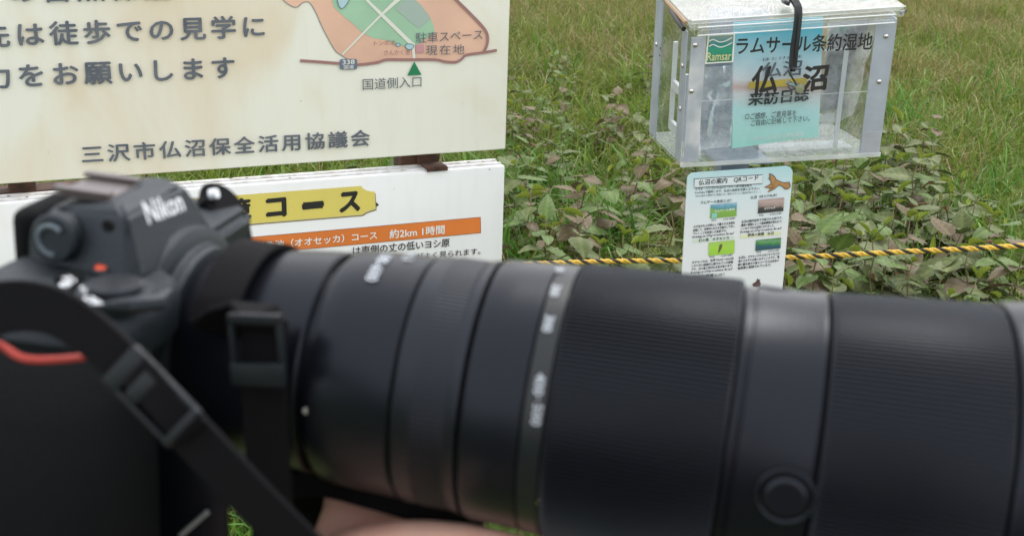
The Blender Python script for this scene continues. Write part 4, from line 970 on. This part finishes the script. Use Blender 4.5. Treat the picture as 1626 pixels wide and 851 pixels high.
    bm = bmesh.new(); add_lathe(bm, [(0, .0022), (.0012, .0022), (.0012, .0001)], n=16, axis='Z', rot=Vector((0, -1, 0)).to_track_quat('Z', 'Y').to_matrix(), c=L(174, 358, 1, -.0385)); obj('microphone_hole', bm, GAP, hump, True)
    # maker's name on the sloping front of the hump
    o = L(221, 352, 0, -.0500); e = L(279, 331, 0, -.0500); tp = L(208, 316, 0, -.0530)
    X = (e - o); Yv = (tp - o); Yv -= X.normalized() * Yv.dot(X.normalized()); vs, _ = text_mesh('Nikon', 2)
    asp = (vs[:, 0].max() - vs[:, 0].min()) / (vs[:, 1].max() - vs[:, 1].min())
    text3('Nikon', o + Vector((.004, -.001, .0)), X, Yv, X.length / asp, WT, hump, 'maker_name', .012, .0002)
    # top controls
    def knob(name, c, r, h, m, parent, n=Vector((0, -.06, 1)), rib=None, bev=.0008):
        bm = bmesh.new(); add_lathe(bm, [(-.001, r), (h - bev, r), (h, r - bev), (h, .0001)], n=48, axis='Z', rot=n.to_track_quat('Z', 'Y').to_matrix(), c=c, rib=rib); return obj(name, bm, m, parent, True)
    zt = .0362
    c = L(184, 474, 2, zt); knob('shutter_collar', c, .0125, .0035, BODY, body, rib=lambda i, j: (-.0004 if j % 2 else 0)); knob('shutter_button', c + Vector((0, 0, .0035)), .0088, .0022, LB, body)
    tubeobj('power_lever', [c + Vector((.004, -.011, .002)), c + Vector((.011, -.010, .003)), c + Vector((.0175, -.004, .003)), c + Vector((.016, .005, .003))], [.002, .003, .003, .002], BODY, body, 8)
    c = L(161, 434, 2, zt); knob('record_button', c, .0034, .0022, BODY, body); knob('record_button_cap', c + Vector((0, 0, .0018)), .0024, .0010, mat('orange_red_button', (0.75, 0.09, 0.03), .4), body)
    c = L(110, 444, 2, zt); knob('iso_button', c, .0050, .0018, GRIP, body)
    text3('ISO', L(98, 442, 2, zt + .0026), (.62, -.45, 0), (.45, .62, 0), .0030, WT, body, 'button_lettering', .02, .0003)
    c = L(106, 465, 2, zt - .003); knob('white_dot', c, .0022, .004, WT, body)
    c = L(135, 460, 2, zt); knob('exposure_button', c, .0052, .0016, GRIP, body); 
    text3('ON', L(126, 456, 2, zt + .0030), (.5, -.6, 0), (.6, .5, 0), .0030, WT, body, 'button_lettering', .02, .0003)
    text3('OFF', L(130, 474, 2, zt + .0034), (.62, -.45, 0), (.45, .62, 0), .0034, WT, body, 'button_lettering', .02, .0003)
    # red accent along the top of the grip
    P = [Ld(-14, 541, .352), Ld(8, 552, .350), Ld(30, 566, .348), Ld(56, 571, .348), Ld(95, 570, .350), Ld(140, 566, .353)]
    tubeobj('red_accent', catmull(P, 5), [.0009] + [.0012] * 24 + [.0009], RED, root, 8)
    # far side dial and strap lug
    c = L(318, 342, 1, .052); knob('mode_dial', c + Vector((0, 0, -.012)), .0115, .012, BODY, body, Vector((0, 0, 1)), rib=lambda i, j: (-.0005 if j % 2 else 0)); knob('dial_cap', c, .0105, .0012, mat('grey_dial_cap', (0.20, 0.20, 0.20), .5), body, Vector((0, 0, 1)))
    bm = bmesh.new(); add_lathe(bm, [(0, .003), (.012, .0022)], n=12, axis='Z', rot=Vector((.3, 0, -1)).to_track_quat('Z', 'Y').to_matrix(), c=L(357, 362, 1, .060)); obj('strap_lug', bm, STEEL, body, True)
    # ---- lens mount and lens
    latheobj('lens_mount', [(-.056, .044), (-.050, .043), (-.0485, .0405), (-.0475, .0375), (-.0455, .0372), (-.0455, .030)], BODY, root, n=96, cap=False)
    latheobj('mount_ring', [(-.0500, .0372), (-.0425, .0362), (-.0415, .0335), (-.0415, .030)], BODY, body, n=96, cap=False)
    lens = latheobj('lens_barrel', [(-.046, .031), (-.0435, .0330), (-.036, .0345), (-.022, .0375), (-.008, .0400), (.0075, .0415), (.0084, .0408), (.0086, .0385), (.0124, .0385)], LB, root, n=128)
    latheobj('rear_barrel', [(.0124, .0385), (.0127, .0422), (.0140, .0430), (.022, .0437), (.0415, .0446), (.0423, .0440), (.0426, .0425)], LB, lens, n=160)
    # narrow ring with fine square knurl
    def krib(i, j): return (-.00045 if (j % 4 >= 2 or i % 2 == 1) else 0) if 3 <= i <= 20 else 0
    prof = [(.0433, .0425), (.0436, .0446), (.0455, .0452)] + [(.0500 + .0007 * k, .0455) for k in range(18)] + [(.0630, .0458), (.0660, .0464), (.0663, .0445)]
    latheobj('control_ring', prof, LR, lens, n=640, cap=False, rib=krib)
    latheobj('middle_barrel', [(.0675, .0445), (.0678, .0467), (.0695, .0473), (.0780, .0477), (.0872, .0482), (.0876, .0478)], LB, lens, n=160, cap=False)
    latheobj('scale_band', [(.0880, .0478), (.0883, .0483), (.0950, .0487), (.0953, .0480)], mat('scale_band_black', (0.008, 0.011, 0.013), .36, spec=.4), lens, n=160, cap=False)
    zr = lambda i, j: (-.0010 if (j % 4) >= 2 else 0.0) if 2 <= i <= 5 else 0
    latheobj('zoom_ring', [(.0957, .0480), (.0959, .0490), (.0970, .0496), (.0985, .0498), (.122, .0508), (.1510, .0518), (.1518, .0515), (.1524, .0500)], LR, lens, n=800, cap=False, rib=zr)
    latheobj('tripod_collar', [(.1526, .0480), (.1529, .0494), (.1540, .0498), (.1550, .0497), (.1554, .0490), (.1562, .0490), (.1566, .0498), (.1590, .0501), (.1770, .0510), (.1782, .0515), (.1795, .0516), (.1803, .0508), (.1807, .0494)], LB, lens, n=160, cap=False)
    fr_ = lambda i, j: (-.0007 if (j % 4) >= 2 else 0.0) if 2 <= i <= 5 else 0
    latheobj('focus_ring', [(.1810, .0494), (.1813, .0512), (.1825, .0517), (.1835, .0519), (.205, .0535), (.2345, .0557), (.2352, .0554), (.2358, .0545)], LR, lens, n=800, cap=False, rib=fr_)
    latheobj('front_barrel', [(.2360, .0545), (.2365, .0560), (.2380, .0568), (.2440, .0574), (.2470, .0592), (.2500, .0598), (.262, .0605), (.2640, .059), (.2645, .045)], LB, lens, n=160, cap=False)
    latheobj('lens_hood', [(.2600, .0600), (.2650, .0622), (.300, .0640), (.345, .0665), (.347, .0660), (.346, .0645), (.300, .0615), (.262, .0575)], LB, lens, n=128, cap=False)
    latheobj('front_glass', [(.250, .0455), (.2535, .040), (.257, .028), (.2585, .014), (.2590, .0001)], GLS, lens, n=64, cap=False)
    # knob on top at the far right of the frame, collar release knob, collar window
    x, a = Lcyl(1616, 455, .0565)
    bm = bmesh.new(); add_lathe(bm, [(.050, .0060), (.0605, .0060), (.0618, .0050), (.0618, .0001)], n=24, axis='Z', c=(0, 0, 0)); 
    for v in bm.verts: v.co = Matrix.Rotation(-(-.28), 4, 'X') @ v.co + Vector((.2465, 0, 0))
    obj('lock_knob', bm, GRIP, lens, True)
    def radial(name, px, py, R, prof, m, parent, n=40):
        x, a = Lcyl(px, py, R); Nn = Vector((0, sin(a), cos(a))); bm = bmesh.new()
        add_lathe(bm, prof, n=n, axis='Z', rot=Nn.to_track_quat('Z', 'Y').to_matrix(), c=Vector((x, 0, 0)) + Nn * R); return obj(name, bm, m, parent, True)
    radial('collar_socket', 1247, 785, .0498, [(-.002, .0098), (.0014, .0094), (.0018, .0086), (.0012, .0078), (-.003, .0074)], LB, lens)
    radial('collar_button', 1247, 787, .0498, [(-.003, .0068), (.0016, .0066), (.0024, .0056), (.0024, .0001)], LR, lens)
    radial('collar_knob', 1236, 462, .0490, [(-.003, .0078), (.0012, .0074), (.0018, .0062), (.0018, .0001)], LR, lens)
    radial('rivet', 487, 651, .0420, [(-.0005, .0012), (.0008, .0011), (.0010, .0001)], mat('pale_grey_dot', (0.55, 0.55, 0.55), .3, .5), lens, 16)
    radial('mount_index', 268, 397, .0365, [(-.001, .0021), (.0016, .0020), (.0020, .0001)], WT, body, 16); radial('mount_screw', 330, 390, .036, [(-.001, .0010), (.0014, .0009), (.0016, .0001)], STEEL, body, 16)
    # markings round the barrel
    LW2 = mat('grey_white_marking', (0.50, 0.55, 0.60), .5)
    for s, px, py, R, h in (('180', 889, 430, .0484, .0036), ('200', 882, 463, .0484, .0036), ('300', 871, 515, .0484, .0038), ('400', 857, 610, .0484, .0040), ('500', 853, 658, .0484, .0040)):
        x, a = Lcyl(px, py, R); textcyl(s, x, a, R + .0004, h * .82, LW2, lens, 'focal_scale_number', .01)
    x, a = Lcyl(855, 633, .0486); textcyl('·', x, a, .0490, .0006, LW2, lens, 'focal_scale_number')
    for s, px, py, h in (('180-600', 602, 424, .0050), ('5.6-6.3', 655, 408, .0046)):
        x, a = Lcyl(px, py, .0440); textcyl(s, x, a, .0446, h * .85, LW2, lens, 'lens_marking', .01)
    # strap: thick webbing from the near lug across the grip and down to the lower right
    WEB = mat('black_webbing', (0.006, 0.006, 0.0075), 0.75, bump=0.8, bscale=1500, spec=.12); BUC = mat('grey_black_buckle', (0.008, 0.011, 0.014), 0.45, spec=.28)
    path = [Ld(-90, 575, .352), Ld(-40, 507, .348), Ld(20, 486, .345), Ld(85, 494, .342), Ld(145, 530, .340), Ld(203, 583, .338), Ld(262, 643, .337), Ld(330, 716, .338), Ld(400, 790, .342), Ld(475, 865, .348), Ld(560, 950, .356)]
    P = catmull(path, 6); wd = LI.to_3x3() @ (CR @ Vector((.62, .75, .12)))
    wl = [LI.to_3x3() @ (CR @ Vector((.18 + .44 * min(1, i / 22), 1 - .25 * min(1, i / 22), .15))) for i in range(len(P))]
    wid = [.0165 - .0035 * min(1, max(0, (i - 6) / 20)) for i in range(len(P))]
    bm = bmesh.new(); add_ribbon(bm, P, wl, wid, .0030); strap = obj('strap', bm, WEB, root, True)
    # stitched hem lines of the webbing
    def buckle(name, c0, c1, width, parent, bars, wdir):
        """flat ladder-lock: two side rails and cross bars"""
        c0, c1 = Vector(c0), Vector(c1); T = (c1 - c0).normalized(); Wv = (wdir - T * wdir.dot(T)).normalized(); N = T.cross(Wv)
        if (LI @ CO - c0).dot(N) < 0: N = -N
        Ln = (c1 - c0).length; R3 = Matrix((Wv, T, Wv.cross(T))).transposed(); bm = bmesh.new()
        for s in (-1, 1): add_box(bm, (c0 + c1) / 2 + Wv * s * (width / 2) + N * .0028, (.0017, Ln, .0032), .0006, 2, R3)
        for f0, f1, lift in bars: add_box(bm, c0 + T * Ln * (f0 + f1) / 2 + N * (.0032 + lift), (width + (.0018 if f0 == 0 or f1 == 1 else -.0030), Ln * (f1 - f0), .0030), .0007, 2, R3)
        return obj(name, bm, BUC, parent, True)
    buckle('buckle', Ld(197, 572, .3375), Ld(302, 680, .3355), .0126, strap, ((0, .21, 0), (.28, .46, .0006), (.90, 1, 0)), wd)
    bm = bmesh.new(); Q2 = catmull([Ld(196, 568, .334), Ld(240, 615, .3325), Ld(262, 640, .3325), Ld(306, 686, .334)], 5); add_ribbon(bm, Q2, wd, .0105, .0022); obj('strap_tail', bm, WEB, strap, True)
    # second length: over the lens barrel and down its near side through a second buckle
    R_ = .0405; P = []
    for k in range(15):
        a = radians(80 - k * 12.0) if k < 1 else radians(70 - k * 11.5)
        R2 = R_ - .001 + .005 * max(0, sin(radians(20) - a)) ; P.append(Vector((-.0235, R2 * sin(a), R2 * cos(a))))
    Pn = [L(414, 500, 1, -.0445), L(418, 560, 1, -.047), L(420, 620, 1, -.048), L(424, 700, 1, -.048), L(430, 790, 1, -.046), L(436, 880, 1, -.044), L(442, 960, 1, -.042)]
    P = [p for p in P if not (p.y < -.034 and p.z < .022)] + Pn; P = catmull(P, 3)
    bm = bmesh.new(); add_ribbon(bm, P, (1, 0.0, 0.0), .0160, .0024); st2 = obj('strap', bm, WEB, root, True)
    buckle('buckle', L(410, 494, 1, -.0475), L(419, 606, 1, -.0500), .0168, st2, ((0, .15, 0), (.68, 1, .0008)), Vector((1, 0, .16)))
    bm = bmesh.new(); add_ribbon(bm, catmull([Vector((-.020, .040, -.010)), Vector((-.019, .036, -.040)), Vector((-.010, .022, -.075)), Vector((-.004, .012, -.12)), Vector((.000, .008, -.20))], 5), (1, 0, 0), .036, .0024); obj('dark_back_fill', bm, WEB, st2, True)  # added dark band hanging behind the barrel, fills the black area there
    bm = bmesh.new(); add_ribbon(bm, catmull([Vector((-.014, -.004, -.056)), Vector((.006, -.008, -.0475)), Vector((.030, -.009, -.0485)), Vector((.050, -.008, -.051)), Vector((.070, -.004, -.054))], 5), (0, 0.1, 1), .010, .0024); obj('under_lens_shade', bm, WEB, st2, True)  # black strip added where only shade lies between lens and hand
    # raised loop of webbing at the shoulder of the barrel
    arch = catmull([L(345, 404, 1, .004), L(372, 400, 1, -.008), L(405, 410, 1, -.018), L(432, 440, 1, -.028), L(444, 486, 1, -.038)], 6)
    # far loop standing up beyond the hump
    fl = catmull([L(318, 328, 1, .058), L(328, 314, 1, .060), L(342, 313, 1, .062), L(358, 332, 1, .060), L(370, 366, 1, .054), L(374, 410, 1, .044), L(368, 460, 1, .03)], 6)
    bm = bmesh.new(); add_ribbon(bm, fl, (-.2, 1, 0.5), [.009 + .007 * min(1, i / 16) for i in range(len(fl))], .0030); fo = obj('strap', bm, WEB, root, True)
    tubeobj('lug_ring', [L(352 + 5 * cos(a), 364 + 9 * sin(a), 1, .056) for a in np.linspace(0, 2 * pi, 13)], .0008, STEEL, fo, 6)
    tubeobj('loop_highlight', [L(334, 309, 1, .0575), L(345, 307, 1, .0575)], .0022, WT, fo, 8)  # highlight on the strap loop, put in as a small white bar
    # side of the grip's lower edge: pale plate seen between grip and strap
    boxobj('port_cover', L(300, 800, 1, -.040), (.030, .004, .060), LR, body, .001, 2)
    tubeobj('bright_edge', [L(286, 850, 1, -.046), L(330, 812, 1, -.045)], .0009, mat('grey_marking_pale', (0.22, 0.24, 0.24), .4), body, 6)
make_camera()

# ------------------------------------------------------------------ the hand under the lens
def make_person():
    M = LM.copy(); root = empty('person', M, 'person behind the view in a dark jacket, bare left hand under the black lens', 'person')
    SK = bpy.data.materials.new('skin'); SK.use_nodes = True; t = SK.node_tree; b = t.nodes['Principled BSDF']
    b.inputs['Base Color'].default_value = (0.6, 0.36, 0.28, 1); b.inputs['Roughness'].default_value = .55; b.inputs['Subsurface Weight'].default_value = .25; b.inputs['Subsurface Radius'].default_value = (.01, .004, .002); b.inputs['Subsurface Scale'].default_value = .5
    tc = t.nodes.new('ShaderNodeTexCoord'); nz = t.nodes.new('ShaderNodeTexNoise'); nz.inputs['Scale'].default_value = 38; nz.inputs['Detail'].default_value = 8; t.links.new(tc.outputs['Object'], nz.inputs['Vector'])
    r = t.nodes.new('ShaderNodeValToRGB'); r.color_ramp.elements[0].position = .3; r.color_ramp.elements[1].position = .7; r.color_ramp.elements[0].color = (.74, .40, .31, 1); r.color_ramp.elements[1].color = (.80, .54, .43, 1)
    t.links.new(nz.outputs['Fac'], r.inputs[0]); t.links.new(r.outputs[0], b.inputs['Base Color']); bp = t.nodes.new('ShaderNodeBump'); bp.inputs['Strength'].default_value = .3; bp.inputs['Distance'].default_value = .001
    t.links.new(nz.outputs['Fac'], bp.inputs['Height']); t.links.new(bp.outputs[0], b.inputs['Normal'])
    # joints in world coordinates; the left hand is laid out in the lens's own coordinates and carried over
    def graph():
        V, E_, R_ = [], [], []
        def add(p, r_, par=None):
            V.append(Vector(p)); R_.append(r_ if isinstance(r_, tuple) else (r_, r_)); i = len(V) - 1
            if par is not None: E_.append((par, i))
            return i
        return V, E_, R_, add
    def skin(name, G, m, parent, lv=2):
        V, E_, R_, _ = G
        me = bpy.data.meshes.new(name); me.from_pydata([tuple(MI @ v) for v in V], E_, []); o = bpy.data.objects.new(name, me); COL.objects.link(o)
        md = o.modifiers.new('skin', 'SKIN'); md.use_smooth_shade = True; md.branch_smoothing = .2
        if not me.skin_vertices: me.skin_vertices.new()
        for sv, rr in zip(me.skin_vertices[0].data, R_): sv.radius = rr
        me.skin_vertices[0].data[0].use_root = True
        ss = o.modifiers.new('sub', 'SUBSURF'); ss.levels = lv; ss.render_levels = lv
        dg = bpy.context.evaluated_depsgraph_get(); m2 = bpy.data.meshes.new_from_object(o.evaluated_get(dg)); bpy.data.objects.remove(o)
        m2.name = name; return link(name, m2, m, parent)
    root.matrix_world = Matrix.Translation((-.02, -.32, 0)); MI = root.matrix_world.inverted()
    hl = lambda x, y, z: LM @ Vector((x - .017, y, z + .0080))
    G = graph(); V, E_, R_, add = G
    pel = add((-.02, -.32, .92), (.14, .11)); wst = add((-.02, -.32, 1.06), (.12, .10), pel); ch = add((-.02, -.32, 1.26), (.15, .11), wst); nk = add((-.02, -.31, 1.43), (.060, .060), ch)
    nk2 = add((-.02, -.30, 1.49), (.052, .055), nk); h1 = add((-.02, -.285, 1.55), (.062, .075), nk2); h2 = add((-.02, -.285, 1.62), (.074, .090), h1); add((-.02, -.29, 1.69), (.060, .075), h2)
    for s in (-1, 1):
        hp = add((-.02 + s * .09, -.32, .84), (.085, .085), pel); kn = add((-.02 + s * .11, -.30, .48), (.055, .055), hp); an = add((-.02 + s * .12, -.34, .09), (.036, .036), kn); add((-.02 + s * .14, -.22, .04), (.038, .030), an)
    # left arm, wrist and palm under the lens
    sh = add((-.18, -.28, 1.38), (.062, .06), ch); el = add((-.19, .04, 1.08), (.042, .042), sh); w0 = add(hl(.020, -.052, -.135), (.028, .022), el)
    p1 = add(hl(.040, -.024, -.116), (.027, .016), w0); p2 = add(hl(.044, -.004, -.100), (.030, .014), p1); p3 = add(hl(.044, .014, -.088), (.031, .013), p2)
    t1 = add(hl(.036, -.019, -.0805), (.0190, .0185), p1); t2 = add(hl(.060, -.021, -.0690), (.0130, .0125), t1); t3 = add(hl(.084, -.025, -.0610), (.0106, .0102), t2); t4 = add(hl(.106, -.028, -.0580), (.0092, .0088), t3); add(hl(.120, -.028, -.0575), (.0070, .0062), t4)
    for k, (x0, dx, ln) in enumerate(((.066, .010, 1.0), (.048, .003, 1.08), (.029, -.003, 1.0), (.011, -.009, .82))):
        a = add(hl(x0, .030, -.062), .0092, p3); b_ = add(hl(x0 + dx * .5, .030 + .022 * ln, -.046), .0086, a); c = add(hl(x0 + dx * .8, .0535 + .003 * ln, -.022), .0079, b_); add(hl(x0 + dx, .0590, -.022 + .022 * ln), .0064, c)
    # right arm raised to the eye level of the view
    sh = add((.15, -.30, 1.38), (.062, .06), ch); el = add((.26, -.20, 1.12), (.042, .042), sh); wr = add((.15, -.08, 1.34), (.026, .022), el); pm = add((.125, -.065, 1.41), (.030, .014), wr)
    for k in range(4):
        a = add((.120 - .004 * k, -.052 + .004 * k, 1.430 + .017 * k - .02), .0088, pm); b_ = add((.098 - .003 * k, -.040, 1.436 + .016 * k - .02), .0078, a); add((.080, -.044, 1.436 + .016 * k - .02), .0064, b_)
    a = add((.112, -.085, 1.425), .0105, pm); b_ = add((.095, -.085, 1.452), .0090, a); add((.080, -.080, 1.468), .0070, b_)
    skin('body', G, SK, root)
    # clothes as slightly larger shells over the body
    JK = mat('dark_rain_jacket', (0.010, 0.012, 0.018), .6, bump=.4, bscale=60); TR = mat('dark_trousers', (0.012, 0.013, 0.016), .8); HR = mat('black_hair', (0.008, 0.007, 0.006), .5)
    G = graph(); add = G[3]
    a = add((-.02, -.32, .80), (.175, .14)); b_ = add((-.02, -.32, 1.0), (.16, .135), a); c = add((-.02, -.32, 1.26), (.185, .14), b_); d_ = add((-.02, -.315, 1.42), (.085, .085), c); add((-.02, -.31, 1.475), (.075, .078), d_)
    l1 = add((-.185, -.28, 1.38), (.078, .075), c); l2 = add((-.195, .03, 1.075), (.057, .055), l1); add(hl(.016, -.075, -.165), (.040, .034), l2)
    r1 = add((.155, -.30, 1.38), (.078, .075), c); r2 = add((.265, -.20, 1.115), (.056, .055), r1); add((.165, -.095, 1.30), (.038, .034), r2)
    skin('jacket', G, JK, root)
    G = graph(); add = G[3]; a = add((-.02, -.32, .95), (.155, .125))
    for s in (-1, 1):
        b_ = add((-.02 + s * .09, -.32, .80), (.098, .098), a); c = add((-.02 + s * .11, -.30, .46), (.072, .072), b_); add((-.02 + s * .12, -.335, .10), (.058, .058), c)
    skin('trousers', G, TR, root)
    bm = bmesh.new(); bmesh.ops.create_uvsphere(bm, u_segments=24, v_segments=16, radius=1)
    for v in bm.verts: v.co = MI @ Vector((-.02 + v.co.x * .083, -.305 + v.co.y * .098, 1.655 + v.co.z * (.085 if v.co.z > 0 else .05)))
    obj('hair', bm, HR, root, True)
    for s in (-1, 1):
        bm = bmesh.new(); bmesh.ops.create_uvsphere(bm, u_segments=12, v_segments=8, radius=.011)
        for v in bm.verts: v.co = MI @ (v.co + Vector((-.02 + s * .031, -.212, 1.628)))
        obj('eye', bm, mat('eye', (.6, .6, .58), .2), root, True)
        boxobj('ear', MI @ Vector((-.02 + s * .076, -.285, 1.61)), (.010, .030, .058), SK, root, .004, 3)
        boxobj('shoe', MI @ Vector((-.02 + s * .13, -.275, .045)), (.095, .27, .085), mat('black_boot', (.01, .01, .01), .5), root, .03, 3)
    bm = bmesh.new(); add_tube(bm, [MI @ Vector((-.02, -.205, 1.63)), MI @ Vector((-.02, -.196, 1.605)), MI @ Vector((-.02, -.190, 1.59))], [.007, .010, .013], 10); obj('nose', bm, SK, root, True)
    bm = bmesh.new(); add_tube(bm, [MI @ Vector((-.042, -.212, 1.562)), MI @ Vector((-.02, -.204, 1.562)), MI @ Vector((.002, -.212, 1.562))], [.003, .006, .003], 8); obj('mouth', bm, mat('lips', (.36, .13, .11), .4), root, True)
    NL = mat('finger_nail', (0.62, 0.36, 0.29), .3, coat=.3); bm = bmesh.new(); add_box(bm, (0, 0, 0), (.011, .0014, .008), .0006, 3)
    c = MI @ hl(.115, -.0360, -.0555)
    for v in bm.verts: v.co = v.co + c
    obj('thumbnail', bm, NL, root, True)
make_person()
